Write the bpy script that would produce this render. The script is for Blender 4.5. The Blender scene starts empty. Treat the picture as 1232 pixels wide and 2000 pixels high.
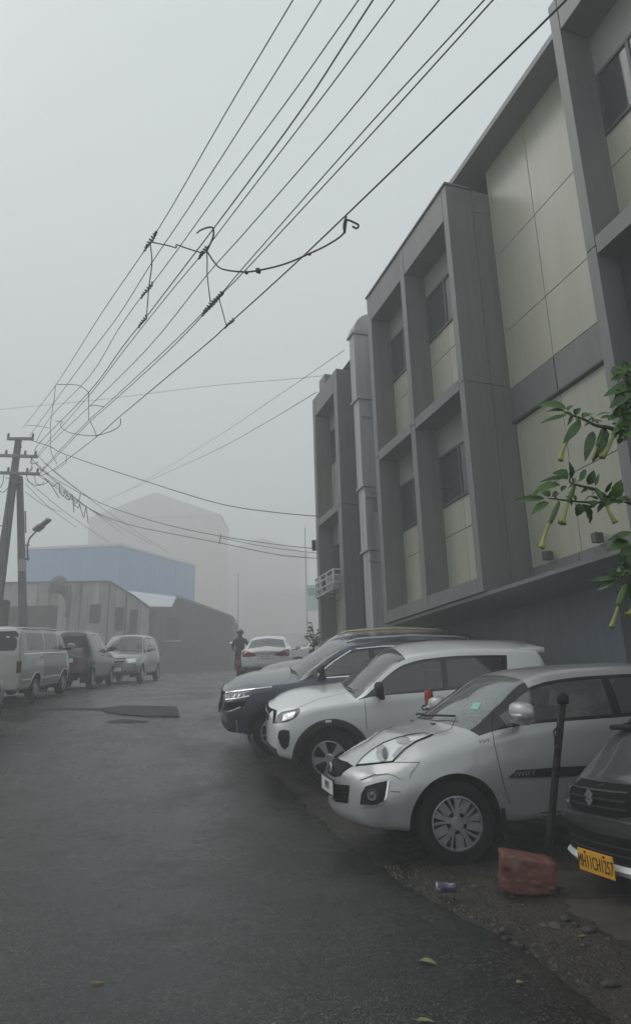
import bpy, bmesh, math, random
import numpy as np
from mathutils import Vector, Matrix, Quaternion
from mathutils.bvhtree import BVHTree
random.seed(7)
R = math.radians
SC = bpy.context.scene
COL = SC.collection

# ---------------------------------------------------------------- camera
EYE = 1.08
PITCH, ROLL = R(16.4), R(1.6)
cam_data = bpy.data.cameras.new('camera')
cam_data.sensor_fit = 'VERTICAL'
cam_data.sensor_height = 24.0
cam_data.lens = 1380.0 / 2000.0 * 24.0
cam_data.clip_start = 0.05
cam_data.clip_end = 3000
cam = bpy.data.objects.new('camera', cam_data)
COL.objects.link(cam)
_f = Vector((0, math.cos(PITCH), math.sin(PITCH)))
_u0 = Vector((0, -math.sin(PITCH), math.cos(PITCH)))
_r0 = Vector((1, 0, 0))
_r = _r0 * math.cos(ROLL) - _u0 * math.sin(ROLL)
_u = _u0 * math.cos(ROLL) + _r0 * math.sin(ROLL)
_m = Matrix((_r, _u, -_f)).transposed().to_4x4()
_m.translation = Vector((0, 0, EYE))
cam.matrix_world = _m
SC.camera = cam

# ---------------------------------------------------------------- sky, sun, exposure
SUN_EL, SUN_AZ = R(50), R(292)      # azimuth clockwise from +Y
world = bpy.data.worlds.new('World')
SC.world = world
world.use_nodes = True
wn = world.node_tree
wn.nodes.clear()
w_out = wn.nodes.new('ShaderNodeOutputWorld')
w_bg = wn.nodes.new('ShaderNodeBackground')
w_sky = wn.nodes.new('ShaderNodeTexSky')
w_sky.sky_type = 'NISHITA'
w_sky.sun_disc = False
w_sky.sun_elevation = SUN_EL
w_sky.sun_rotation = SUN_AZ
w_sky.air_density = 1.0
w_sky.dust_density = 6.0
w_hsv = wn.nodes.new('ShaderNodeHueSaturation')
w_hsv.inputs['Saturation'].default_value = 0.22
w_mix = wn.nodes.new('ShaderNodeMixRGB')       # even cloud deck over most of the clear sky
w_mix.inputs['Fac'].default_value = 0.85
w_mix.inputs['Color2'].default_value = (5.75, 6.25, 6.45, 1)
wn.links.new(w_sky.outputs[0], w_hsv.inputs['Color'])
wn.links.new(w_hsv.outputs[0], w_mix.inputs['Color1'])
wn.links.new(w_mix.outputs[0], w_bg.inputs['Color'])
w_bg.inputs['Strength'].default_value = 0.14
wn.links.new(w_bg.outputs[0], w_out.inputs['Surface'])
sun_l = bpy.data.lights.new('sun', 'SUN')
sun_l.energy = 1.0
sun_l.angle = R(40)
sun_l.color = (1.0, 0.97, 0.93)
sun = bpy.data.objects.new('sun', sun_l)
COL.objects.link(sun)
_sd = Vector((math.sin(SUN_AZ) * math.cos(SUN_EL), math.cos(SUN_AZ) * math.cos(SUN_EL), math.sin(SUN_EL)))
sun.rotation_euler = _sd.to_track_quat('Z', 'Y').to_euler()
SC.view_settings.view_transform = 'Standard'
SC.view_settings.look = 'None'
SC.view_settings.gamma = 1.0
SC.view_settings.use_curve_mapping = False
SC.view_settings.exposure = 0.0
HAZE = 0.0112
SC.cycles.max_bounces = 7
SC.cycles.diffuse_bounces = 3
SC.cycles.glossy_bounces = 3
SC.cycles.transmission_bounces = 4
SC.cycles.transparent_max_bounces = 12
SC.cycles.volume_bounces = 2
SC.cycles.caustics_reflective = False
SC.cycles.caustics_refractive = False
SC.cycles.sample_clamp_indirect = 3.0
SC.cycles.use_denoising = True

# ---------------------------------------------------------------- helpers
def px(x, y, Y):
    """point on the sight line of photograph pixel (x, y) at distance Y up the street (used to survey positions)"""
    d = _f + _r * ((x - 616) / 1380.0) - _u * ((y - 1000) / 1380.0)
    return Vector((0, 0, EYE)) + d * (Y / d.y)

def pchip(pts):
    xs = np.array([p[0] for p in pts], float); ys = np.array([p[1] for p in pts], float)
    h = np.diff(xs); dl = np.diff(ys) / h
    n = len(xs); m = np.zeros(n)
    if n == 2:
        m[:] = dl[0]
    else:
        for i in range(1, n - 1):
            if dl[i-1] * dl[i] > 0:
                w1 = 2*h[i] + h[i-1]; w2 = h[i] + 2*h[i-1]
                m[i] = (w1 + w2) / (w1/dl[i-1] + w2/dl[i])
        m[0] = dl[0]; m[-1] = dl[-1]
    def f(x):
        x = np.clip(np.asarray(x, float), xs[0], xs[-1])
        k = np.clip(np.searchsorted(xs, x, side='right') - 1, 0, n - 2)
        t = (x - xs[k]) / h[k]
        return ((2*t**3 - 3*t**2 + 1) * ys[k] + (t**3 - 2*t**2 + t) * h[k] * m[k]
                + (-2*t**3 + 3*t**2) * ys[k+1] + (t**3 - t**2) * h[k] * m[k+1])
    return f

_g = pchip([(-30, -0.3), (-6, -0.02), (3, 0.0), (6.4, 0.0), (7.6, 0.07), (9.5, 0.36), (12, 0.88), (15.6, 1.62),
            (21, 2.14), (25, 2.48), (35, 3.35), (60, 5.3), (120, 11.5), (150, 17), (190, 24), (230, 27)])
def ground_z(x, y):
    return float(_g(y))
def ground_rot(x, y, yaw):
    """rotation that lays a thing on the slope, turned by yaw"""
    s = (ground_z(x, y + .8) - ground_z(x, y - .8)) / 1.6
    n = Vector((0, -s, 1)).normalized()
    q = Vector((0, 0, 1)).rotation_difference(n)
    return (q @ Quaternion((0, 0, 1), yaw))

class MB:
    """collects faces of one mesh"""
    def __init__(s): s.v = []; s.f = []
    def add(s, vs, fs):
        o = len(s.v); s.v += [tuple(v) for v in vs]; s.f += [tuple(i + o for i in f) for f in fs]; return s
    def box(s, a, b):
        x0, y0, z0 = a; x1, y1, z1 = b
        return s.add([(x0,y0,z0),(x1,y0,z0),(x1,y1,z0),(x0,y1,z0),(x0,y0,z1),(x1,y0,z1),(x1,y1,z1),(x0,y1,z1)],
                     [(0,3,2,1),(4,5,6,7),(0,1,5,4),(1,2,6,5),(2,3,7,6),(3,0,4,7)])
    def hexa(s, p):
        return s.add(p, [(0,3,2,1),(4,5,6,7),(0,1,5,4),(1,2,6,5),(2,3,7,6),(3,0,4,7)])
    def tube(s, pts, r, n=8, cap=True):
        pts = [Vector(p) for p in pts]; k = len(pts)
        rr = r if isinstance(r, (list, tuple)) else [r] * k
        vs = []; nrm = None
        for i, p in enumerate(pts):
            t = (pts[min(i+1, k-1)] - pts[max(i-1, 0)]).normalized()
            if nrm is None:
                nrm = t.orthogonal().normalized()
            nrm = (nrm - t * nrm.dot(t))
            nrm = nrm.normalized() if nrm.length > 1e-6 else t.orthogonal().normalized()
            b = t.cross(nrm)
            for a in range(n):
                an = 2 * math.pi * a / n
                vs.append(p + (nrm * math.cos(an) + b * math.sin(an)) * rr[i])
        fs = []
        for i in range(k - 1):
            for a in range(n):
                c = (a + 1) % n
                fs.append((i*n + a, i*n + c, (i+1)*n + c, (i+1)*n + a))
        if cap:
            fs.append(tuple(range(n - 1, -1, -1))); fs.append(tuple((k-1)*n + a for a in range(n)))
        return s.add(vs, fs)
    def lathe(s, prof, n=32, axis='y', c=(0, 0, 0)):
        """prof: (axial, radius) pairs"""
        vs = []; fs = []; k = len(prof)
        for a in range(n):
            an = 2 * math.pi * a / n
            for (h, r) in prof:
                u, v = r * math.cos(an), r * math.sin(an)
                p = (u, h, v) if axis == 'y' else (u, v, h) if axis == 'z' else (h, u, v)
                vs.append((p[0]+c[0], p[1]+c[1], p[2]+c[2]))
        for a in range(n):
            b = (a + 1) % n
            for i in range(k - 1):
                fs.append((a*k+i, b*k+i, b*k+i+1, a*k+i+1))
        return s.add(vs, fs)
    def prism(s, poly, h0, h1, axis='y'):
        """extrude 2-D polygon along an axis: axis y: poly is (x,z)"""
        n = len(poly)
        def P(u, v, h): return (u, h, v) if axis == 'y' else (u, v, h) if axis == 'z' else (h, u, v)
        vs = [P(u, v, h0) for u, v in poly] + [P(u, v, h1) for u, v in poly]
        fs = [tuple(range(n)), tuple(range(2*n-1, n-1, -1))] + [(i, i+n, (i+1) % n + n, (i+1) % n) for i in range(n)]
        return s.add(vs, fs)
    def xf(s, M, start=0):
        for i in range(start, len(s.v)):
            s.v[i] = tuple(M @ Vector(s.v[i]))
        return s
    def mesh(s, name, smooth=False, fixn=True):
        me = bpy.data.meshes.new(name); me.from_pydata(s.v, [], s.f); me.update()
        if fixn:
            bm = bmesh.new(); bm.from_mesh(me); bmesh.ops.recalc_face_normals(bm, faces=bm.faces[:]); bm.to_mesh(me); bm.free()
        if smooth:
            me.polygons.foreach_set('use_smooth', [True] * len(me.polygons))
        return me
    def build(s, name, mat, parent=None, smooth=False, bevel=0, fixn=True, auto=None):
        return link(name, s.mesh(name, smooth, fixn), mat, parent, bevel, auto)

def link(name, me, mat, parent=None, bevel=0, auto=None):
    o = bpy.data.objects.new(name, me); COL.objects.link(o)
    if mat is not None and not me.materials:
        me.materials.append(mat)
    if parent is not None:
        o.parent = parent
    if bevel:
        b = o.modifiers.new('bevel', 'BEVEL'); b.width = bevel; b.segments = 2; b.limit_method = 'ANGLE'
        b.angle_limit = R(40)
    if auto is not None:
        me.polygons.foreach_set('use_smooth', [True] * len(me.polygons))
        bm = bmesh.new(); bm.from_mesh(me)
        for e in bm.edges:
            if len(e.link_faces) == 2 and e.calc_face_angle(0) > R(auto): e.smooth = False
        bm.to_mesh(me); bm.free()
    return o

def tag(o, label=None, cat=None, group=None, kind=None):
    if label: o['label'] = label
    if cat: o['category'] = cat
    if group: o['group'] = group
    if kind: o['kind'] = kind
    return o

def empty(name, loc=(0, 0, 0), rot=None, label=None, cat=None, group=None, kind=None):
    o = bpy.data.objects.new(name, None); COL.objects.link(o); o.location = loc
    o.empty_display_size = .1
    if rot is not None:
        if isinstance(rot, Quaternion):
            o.rotation_mode = 'QUATERNION'; o.rotation_quaternion = rot
        else:
            o.rotation_euler = (0, 0, rot)
    return tag(o, label, cat, group, kind)

def rbox(mb, a, b, r=.03):
    """soft-edged block"""
    bm = bmesh.new(); bmesh.ops.create_cube(bm, size=1)
    for v in bm.verts:
        v.co = Vector(((a[0]+b[0])/2 + v.co.x*(b[0]-a[0]), (a[1]+b[1])/2 + v.co.y*(b[1]-a[1]), (a[2]+b[2])/2 + v.co.z*(b[2]-a[2])))
    bmesh.ops.bevel(bm, geom=bm.edges[:], offset=min(r, .45*min(b[i]-a[i] for i in range(3))), segments=3, affect='EDGES', profile=.5)
    bm.verts.ensure_lookup_table()
    mb.add([v.co for v in bm.verts], [[v.index for v in f.verts] for f in bm.faces]); bm.free()
    return mb

# ---------------------------------------------------------------- materials
def nodes_of(m):
    m.use_nodes = True
    t = m.node_tree
    return t, t.nodes['Principled BSDF']

def lerpc(c, k): return tuple(min(1, max(0, v * k)) for v in c[:3]) + (1,)

def mat(name, col, rough=.6, metal=0., var=.12, scale=6., bump=0., bscale=60., coat=0., rvar=0., spec=.5, stain=None, stain_amt=.0, stain_scale=2., stretch=None, streak=0.):
    """plain procedural surface: base colour with two octaves of uneven tone, optional stains and fine relief"""
    m = bpy.data.materials.new(name); t, b = nodes_of(m); N, L = t.nodes, t.links
    tc = N.new('ShaderNodeTexCoord')
    src = tc.outputs['Object']
    if stretch:
        mp = N.new('ShaderNodeMapping'); mp.inputs['Scale'].default_value = stretch
        L.new(src, mp.inputs['Vector']); src_s = mp.outputs[0]
    else:
        src_s = src
    nz = N.new('ShaderNodeTexNoise'); nz.inputs['Scale'].default_value = scale; nz.inputs['Detail'].default_value = 6
    nz.inputs['Roughness'].default_value = .65
    L.new(src_s, nz.inputs['Vector'])
    rp = N.new('ShaderNodeValToRGB')
    rp.color_ramp.elements[0].position = .3; rp.color_ramp.elements[1].position = .7
    rp.color_ramp.elements[0].color = lerpc(col, 1 - var); rp.color_ramp.elements[1].color = lerpc(col, 1 + var)
    L.new(nz.outputs[0], rp.inputs[0])
    out = rp.outputs[0]
    if stain:
        n2 = N.new('ShaderNodeTexNoise'); n2.inputs['Scale'].default_value = stain_scale; n2.inputs['Detail'].default_value = 8
        L.new(src_s, n2.inputs['Vector'])
        r2 = N.new('ShaderNodeValToRGB'); r2.color_ramp.elements[0].position = .48; r2.color_ramp.elements[1].position = .72
        r2.color_ramp.elements[0].color = (0, 0, 0, 1); r2.color_ramp.elements[1].color = (stain_amt,) * 3 + (1,)
        L.new(n2.outputs[0], r2.inputs[0])
        mx = N.new('ShaderNodeMixRGB'); mx.inputs['Color2'].default_value = tuple(stain) + (1,)
        L.new(r2.outputs[0], mx.inputs['Fac']); L.new(out, mx.inputs['Color1']); out = mx.outputs[0]
    if streak:      # rain runs down the face
        m3 = N.new('ShaderNodeMapping'); m3.inputs['Scale'].default_value = (5, 5, .22); L.new(src, m3.inputs['Vector'])
        n3 = N.new('ShaderNodeTexNoise'); n3.inputs['Scale'].default_value = 1.6; n3.inputs['Detail'].default_value = 9; n3.inputs['Roughness'].default_value = .6
        L.new(m3.outputs[0], n3.inputs['Vector'])
        r3 = N.new('ShaderNodeValToRGB'); r3.color_ramp.elements[0].position = .42; r3.color_ramp.elements[1].position = .70
        r3.color_ramp.elements[0].color = (1, 1, 1, 1); r3.color_ramp.elements[1].color = (1 - streak, 1 - streak, 1 - streak * .95, 1)
        L.new(n3.outputs[0], r3.inputs[0])
        x3 = N.new('ShaderNodeMixRGB'); x3.blend_type = 'MULTIPLY'; x3.inputs['Fac'].default_value = 1
        L.new(out, x3.inputs['Color1']); L.new(r3.outputs[0], x3.inputs['Color2']); out = x3.outputs[0]
    L.new(out, b.inputs['Base Color'])
    b.inputs['Metallic'].default_value = metal
    b.inputs['Roughness'].default_value = rough
    b.inputs['Specular IOR Level'].default_value = spec
    if rvar:
        mr = N.new('ShaderNodeMapRange'); mr.inputs['To Min'].default_value = max(.02, rough - rvar); mr.inputs['To Max'].default_value = min(1, rough + rvar)
        L.new(nz.outputs[0], mr.inputs[0]); L.new(mr.outputs[0], b.inputs['Roughness'])
    if coat:
        b.inputs['Coat Weight'].default_value = coat; b.inputs['Coat Roughness'].default_value = .06
    if bump:
        nb = N.new('ShaderNodeTexNoise'); nb.inputs['Scale'].default_value = bscale; nb.inputs['Detail'].default_value = 4
        L.new(src, nb.inputs['Vector'])
        bp = N.new('ShaderNodeBump'); bp.inputs['Strength'].default_value = bump; bp.inputs['Distance'].default_value = .01
        L.new(nb.outputs[0], bp.inputs['Height']); L.new(bp.outputs[0], b.inputs['Normal'])
    return m

def paint(name, col, metal=.0, rough=.35, dirt=.25, drops=.07):
    """car paint: coated, a little road film low down and rain beads"""
    m = bpy.data.materials.new(name); t, b = nodes_of(m); N, L = t.nodes, t.links
    tc = N.new('ShaderNodeTexCoord')
    nz = N.new('ShaderNodeTexNoise'); nz.inputs['Scale'].default_value = 2.2; nz.inputs['Detail'].default_value = 8
    L.new(tc.outputs['Object'], nz.inputs['Vector'])
    sx = N.new('ShaderNodeSeparateXYZ'); L.new(tc.outputs['Object'], sx.inputs[0])
    mr = N.new('ShaderNodeMapRange'); mr.inputs['From Min'].default_value = .75; mr.inputs['From Max'].default_value = .15
    mr.inputs['To Min'].default_value = 0.; mr.inputs['To Max'].default_value = dirt
    L.new(sx.outputs['Z'], mr.inputs[0])
    mu = N.new('ShaderNodeMath'); mu.operation = 'MULTIPLY'; L.new(mr.outputs[0], mu.inputs[0]); L.new(nz.outputs[0], mu.inputs[1])
    mx = N.new('ShaderNodeMixRGB'); mx.inputs['Color1'].default_value = tuple(col) + (1,); mx.inputs['Color2'].default_value = (.10, .085, .07, 1)
    L.new(mu.outputs[0], mx.inputs['Fac']); L.new(mx.outputs[0], b.inputs['Base Color'])
    b.inputs['Metallic'].default_value = metal; b.inputs['Roughness'].default_value = rough
    b.inputs['Coat Weight'].default_value = 1.0; b.inputs['Coat Roughness'].default_value = .03
    vo = N.new('ShaderNodeTexVoronoi'); vo.inputs['Scale'].default_value = 95; vo.inputs['Randomness'].default_value = 1
    L.new(tc.outputs['Object'], vo.inputs['Vector'])
    rp = N.new('ShaderNodeValToRGB'); rp.color_ramp.elements[0].color = (1, 1, 1, 1); rp.color_ramp.elements[1].color = (0, 0, 0, 1)
    rp.color_ramp.elements[0].position = .1; rp.color_ramp.elements[1].position = .42
    L.new(vo.outputs['Distance'], rp.inputs[0])
    bp = N.new('ShaderNodeBump'); bp.inputs['Strength'].default_value = drops; bp.inputs['Distance'].default_value = .004
    L.new(rp.outputs[0], bp.inputs['Height']); L.new(bp.outputs[0], b.inputs['Coat Normal']); 
    bp2 = N.new('ShaderNodeBump'); bp2.inputs['Strength'].default_value = drops * .4; bp2.inputs['Distance'].default_value = .004
    L.new(rp.outputs[0], bp2.inputs['Height']); L.new(bp2.outputs[0], b.inputs['Normal'])
    return m

def glass(name, tint=(.55, .62, .6), rough=.03, film=.12):
    """thin window glass: clear pane with its own reflection and a light film of rain"""
    m = bpy.data.materials.new(name); m.use_nodes = True; t = m.node_tree; N, L = t.nodes, t.links
    N.clear()
    out = N.new('ShaderNodeOutputMaterial'); tr = N.new('ShaderNodeBsdfTransparent'); gl = N.new('ShaderNodeBsdfGlossy')
    df = N.new('ShaderNodeBsdfDiffuse'); df.inputs['Color'].default_value = (.55, .58, .58, 1)
    tr.inputs['Color'].default_value = tuple(tint) + (1,)
    gl.inputs['Roughness'].default_value = rough
    fr = N.new('ShaderNodeFresnel'); fr.inputs['IOR'].default_value = 1.5
    tc = N.new('ShaderNodeTexCoord'); nz = N.new('ShaderNodeTexNoise'); nz.inputs['Scale'].default_value = 55; nz.inputs['Detail'].default_value = 5
    L.new(tc.outputs['Object'], nz.inputs['Vector'])
    mu = N.new('ShaderNodeMath'); mu.operation = 'MULTIPLY'; mu.inputs[1].default_value = film * 2
    L.new(nz.outputs[0], mu.inputs[0])
    m0 = N.new('ShaderNodeMixShader'); L.new(mu.outputs[0], m0.inputs[0]); L.new(tr.outputs[0], m0.inputs[1]); L.new(df.outputs[0], m0.inputs[2])
    ad = N.new('ShaderNodeMath'); ad.operation = 'MULTIPLY_ADD'; ad.inputs[1].default_value = 1.5; ad.inputs[2].default_value = .03; ad.use_clamp = True
    L.new(fr.outputs[0], ad.inputs[0])
    m1 = N.new('ShaderNodeMixShader'); L.new(ad.outputs[0], m1.inputs[0]); L.new(m0.outputs[0], m1.inputs[1]); L.new(gl.outputs[0], m1.inputs[2])
    L.new(m1.outputs[0], out.inputs['Surface'])
    return m

M = {}
M['rubber'] = mat('tyre rubber', (.009, .009, .0095), .85, spec=.25, var=.3, bump=.3, bscale=90)
M['black'] = mat('black plastic', (.008, .0085, .009), .55, var=.2, spec=.25)
M['gloss_black'] = mat('gloss black', (.010, .011, .012), .12, var=.1)
M['gap'] = mat('panel gap', (.004, .004, .004), .9, spec=.2, var=.1)
M['trim'] = mat('grey cladding', (.018, .019, .020), .6, var=.2, bump=.15, bscale=400)
M['chrome'] = mat('chrome', (.75, .76, .77), .12, 1.0, var=.03)
M['alloy'] = mat('alloy', (.42, .43, .44), .32, .75, var=.08)
M['cover'] = mat('wheel cover', (.30, .31, .32), .42, .5, var=.1, stain=(.05, .045, .04), stain_amt=.5, stain_scale=14)
M['lamp'] = mat('lamp reflector', (.80, .82, .83), .12, .55, var=.12, scale=9)
M['lamp_dark'] = mat('lamp dark', (.10, .10, .105), .2, .4, var=.2)
M['red_lamp'] = mat('red lamp', (.20, .014, .016), .18, var=.15, coat=.5)
M['amber'] = mat('amber lamp', (.55, .16, .02), .2, var=.1)
M['seat'] = mat('seat fabric', (.075, .072, .068), .9, var=.2)
M['cabin'] = mat('cabin lining', (.10, .10, .098), .85, var=.15)
M['white_plate'] = mat('white plate', (.72, .73, .72), .4, var=.04)
M['yellow_plate'] = mat('yellow plate', (.72, .36, .015), .45, var=.05)
M['ink'] = mat('plate lettering', (.012, .012, .014), .5, var=.05)
M['glass'] = glass('car glass', (.50, .58, .56))
M['glass_light'] = glass('car glass rainy', (.62, .70, .68), film=.3)
M['glass_dark'] = glass('tinted glass', (.10, .11, .11), film=.05)
M['lens'] = glass('clear lens', (.92, .94, .94), film=.03)
# ================================================================ ground
def asphalt():
    m = bpy.data.materials.new('wet asphalt'); t, b = nodes_of(m); N, L = t.nodes, t.links
    tc = N.new('ShaderNodeTexCoord'); src = tc.outputs['Object']
    big = N.new('ShaderNodeTexNoise'); big.inputs['Scale'].default_value = .6; big.inputs['Detail'].default_value = 7; big.inputs['Roughness'].default_value = .62
    L.new(src, big.inputs['Vector'])
    vo = N.new('ShaderNodeTexVoronoi'); vo.inputs['Scale'].default_value = 115; L.new(src, vo.inputs['Vector'])
    fine = N.new('ShaderNodeTexNoise'); fine.inputs['Scale'].default_value = 230; fine.inputs['Detail'].default_value = 5; L.new(src, fine.inputs['Vector'])
    mid = N.new('ShaderNodeTexNoise'); mid.inputs['Scale'].default_value = 9; mid.inputs['Detail'].default_value = 8; mid.inputs['Roughness'].default_value = .7; L.new(src, mid.inputs['Vector'])
    # stones of different tone
    bw = N.new('ShaderNodeRGBToBW'); L.new(vo.outputs['Color'], bw.inputs[0])
    rp = N.new('ShaderNodeValToRGB'); e = rp.color_ramp.elements
    e[0].position = .05; e[0].color = (.005, .0048, .0047, 1); e[1].position = .97; e[1].color = (.15, .142, .134, 1)
    e2 = rp.color_ramp.elements.new(.66); e2.color = (.011, .0107, .0104, 1)
    L.new(bw.outputs[0], rp.inputs[0])
    rb = N.new('ShaderNodeValToRGB'); rb.color_ramp.elements[0].position = .35; rb.color_ramp.elements[1].position = .68
    rb.color_ramp.elements[0].color = (.48, .47, .46, 1); rb.color_ramp.elements[1].color = (1.35, 1.31, 1.26, 1)
    L.new(big.outputs[0], rb.inputs[0])
    mx = N.new('ShaderNodeMixRGB'); mx.blend_type = 'MULTIPLY'; mx.inputs['Fac'].default_value = 1
    L.new(rp.outputs[0], mx.inputs['Color1']); L.new(rb.outputs[0], mx.inputs['Color2'])
    L.new(mx.outputs[0], b.inputs['Base Color'])
    # wetness: broad smoother films, rougher worn streaks
    pud = N.new('ShaderNodeTexNoise'); pud.inputs['Scale'].default_value = .9; pud.inputs['Detail'].default_value = 6; pud.inputs['Roughness'].default_value = .55; L.new(src, pud.inputs['Vector'])
    mixn = N.new('ShaderNodeMath'); mixn.operation = 'MULTIPLY_ADD'; mixn.inputs[1].default_value = .25; L.new(mid.outputs[0], mixn.inputs[0])
    sc = N.new('ShaderNodeMath'); sc.operation = 'MULTIPLY'; sc.inputs[1].default_value = .75; L.new(pud.outputs[0], sc.inputs[0]); L.new(sc.outputs[0], mixn.inputs[2])
    mr = N.new('ShaderNodeMapRange'); mr.inputs['From Min'].default_value = .38; mr.inputs['From Max'].default_value = .62
    mr.inputs['To Min'].default_value = .13; mr.inputs['To Max'].default_value = .48
    L.new(mixn.outputs[0], mr.inputs[0]); L.new(mr.outputs[0], b.inputs['Roughness'])
    b.inputs['Specular IOR Level'].default_value = .5
    ad = N.new('ShaderNodeMath'); ad.operation = 'MULTIPLY_ADD'; ad.inputs[1].default_value = .5
    L.new(fine.outputs[0], ad.inputs[0]); L.new(vo.outputs['Distance'], ad.inputs[2])
    bp = N.new('ShaderNodeBump'); bp.inputs['Strength'].default_value = .42; bp.inputs['Distance'].default_value = .005; bp.invert = True
    L.new(ad.outputs[0], bp.inputs['Height'])
    bp2 = N.new('ShaderNodeBump'); bp2.inputs['Strength'].default_value = .04; bp2.inputs['Distance'].default_value = .03
    L.new(mid.outputs[0], bp2.inputs['Height']); L.new(bp.outputs[0], bp2.inputs['Normal']); L.new(bp2.outputs[0], b.inputs['Normal'])
    return m
def dirt():
    m = bpy.data.materials.new('wet dirt'); t, b = nodes_of(m); N, L = t.nodes, t.links
    tc = N.new('ShaderNodeTexCoord'); src = tc.outputs['Object']
    n1 = N.new('ShaderNodeTexNoise'); n1.inputs['Scale'].default_value = 2.2; n1.inputs['Detail'].default_value = 10; n1.inputs['Roughness'].default_value = .7; L.new(src, n1.inputs['Vector'])
    vo = N.new('ShaderNodeTexVoronoi'); vo.inputs['Scale'].default_value = 55; L.new(src, vo.inputs['Vector'])
    rp = N.new('ShaderNodeValToRGB'); e = rp.color_ramp.elements
    e[0].position = .3; e[0].color = (.009, .0072, .0055, 1); e[1].position = .75; e[1].color = (.040, .029, .020, 1)
    x = e.new(.52); x.color = (.019, .0145, .0105, 1)
    L.new(n1.outputs[0], rp.inputs[0])
    bw = N.new('ShaderNodeRGBToBW'); L.new(vo.outputs['Color'], bw.inputs[0])
    r2 = N.new('ShaderNodeMapRange'); r2.inputs['To Min'].default_value = .6; r2.inputs['To Max'].default_value = 1.7; L.new(bw.outputs[0], r2.inputs[0])
    mx = N.new('ShaderNodeMixRGB'); mx.blend_type = 'MULTIPLY'; mx.inputs['Fac'].default_value = 1
    L.new(rp.outputs[0], mx.inputs['Color1']); L.new(r2.outputs[0], mx.inputs['Color2']); L.new(mx.outputs[0], b.inputs['Base Color'])
    mr = N.new('ShaderNodeMapRange'); mr.inputs['From Min'].default_value = .35; mr.inputs['From Max'].default_value = .6; mr.inputs['To Min'].default_value = .30; mr.inputs['To Max'].default_value = .75
    L.new(n1.outputs[0], mr.inputs[0]); L.new(mr.outputs[0], b.inputs['Roughness'])
    bp = N.new('ShaderNodeBump'); bp.inputs['Strength'].default_value = .7; bp.inputs['Distance'].default_value = .012; bp.invert = True; L.new(vo.outputs['Distance'], bp.inputs['Height'])
    b2 = N.new('ShaderNodeBump'); b2.inputs['Strength'].default_value = .5; b2.inputs['Distance'].default_value = .04; L.new(n1.outputs[0], b2.inputs['Height']); L.new(bp.outputs[0], b2.inputs['Normal']); L.new(b2.outputs[0], b.inputs['Normal'])
    return m
ASPHALT, DIRT = asphalt(), dirt()
_e = pchip([(-20, 1.3), (1.5, 1.08), (2.97, 1.03), (3.45, 1.0), (3.96, .91), (4.82, .66), (5.95, .42), (8.5, -.2), (12, -1.2), (20, -1.6), (40, -1.0), (120, 0)])
from mathutils import noise as mnoise
def edge_x(y):
    return float(_e(y)) + .045 * mnoise.noise(Vector((y * 2.1, 0, 3))) + .028 * mnoise.noise(Vector((y * 7.3, 1, 3))) + .014 * mnoise.noise(Vector((y * 23, 2, 3)))
# wide terrain under everything
def sheet(name, ys, xs_of, zf, mat_, skirt=0):
    mb = MB(); vs = []; fs = []; nx = None
    for y in ys:
        xs = xs_of(y); nx = len(xs)
        for x in xs: vs.append((x, y, zf(x, y)))
        if skirt: vs.append((xs[-1] + .004, y, zf(xs[-1], y) - skirt))
    w = nx + (1 if skirt else 0)
    for i in range(len(ys) - 1):
        for j in range(w - 1): fs.append((i*w+j, i*w+j+1, (i+1)*w+j+1, (i+1)*w+j))
    mb.add(vs, fs)
    return mb.build(name, mat_, smooth=True, fixn=False)
ysT = [-12, -9, -6, -3] + list(np.arange(0, 60, 1.0)) + [60, 70, 80, 90, 100, 110, 120, 130, 140, 150, 160, 170, 180, 190, 200, 212]
tag(sheet('ground', ysT, lambda y: [-170, -120, -80, -30, -9, 0, 12, 30, 80, 120, 170], lambda x, y: ground_z(x, y) - .10, mat('earth', (.06, .055, .045), .9, var=.3, scale=.8)), kind='structure')
ysR = list(np.arange(-8, 1.5, .5)) + list(np.arange(1.5, 9, .04)) + list(np.arange(9, 30, .25)) + list(np.arange(30, 92, 2.))
def road_xs(y):
    e = edge_x(y)
    return [-9.6] + [e - q for q in (7.0, 5.4, 4.2, 3.2, 2.4, 1.8, 1.3, .9, .6, .36, .2, .11, .05, .02, 0)]
def road_z(x, y):
    e = edge_x(y); d = e - x
    z = ground_z(x, y) + .012 * mnoise.noise(Vector((x * .7, y * .7, 0)))
    if d < .12: z -= .012 * (1 - d / .12)
    return z
tag(sheet('road', ysR, road_xs, road_z, ASPHALT, skirt=.09), kind='structure')
# dirt strip where the cars stand
ysV = list(np.arange(1.2, 8.6, .045)) + list(np.arange(8.6, 32, .4))
def verge_xs(y):
    e = edge_x(y) - .05
    return [e + .045 * k for k in range(60)] + [e + 2.7 + .35 * k for k in range(1, 14)] + [e + 9, e + 14]
def verge_z(x, y):
    d = x - edge_x(y)
    z = ground_z(x, y) - .035 + .03 * min(1, max(0, d) / 1.2)
    if y < 9 and d < 3: z += .014 * mnoise.noise(Vector((x * 3, y * 3, 1))) + .010 * mnoise.noise(Vector((x * 9, y * 9, 2))) + .007 * mnoise.noise(Vector((x * 27, y * 27, 3)))
    return z
tag(sheet('dirt_verge', ysV, verge_xs, verge_z, DIRT), kind='structure')
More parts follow.
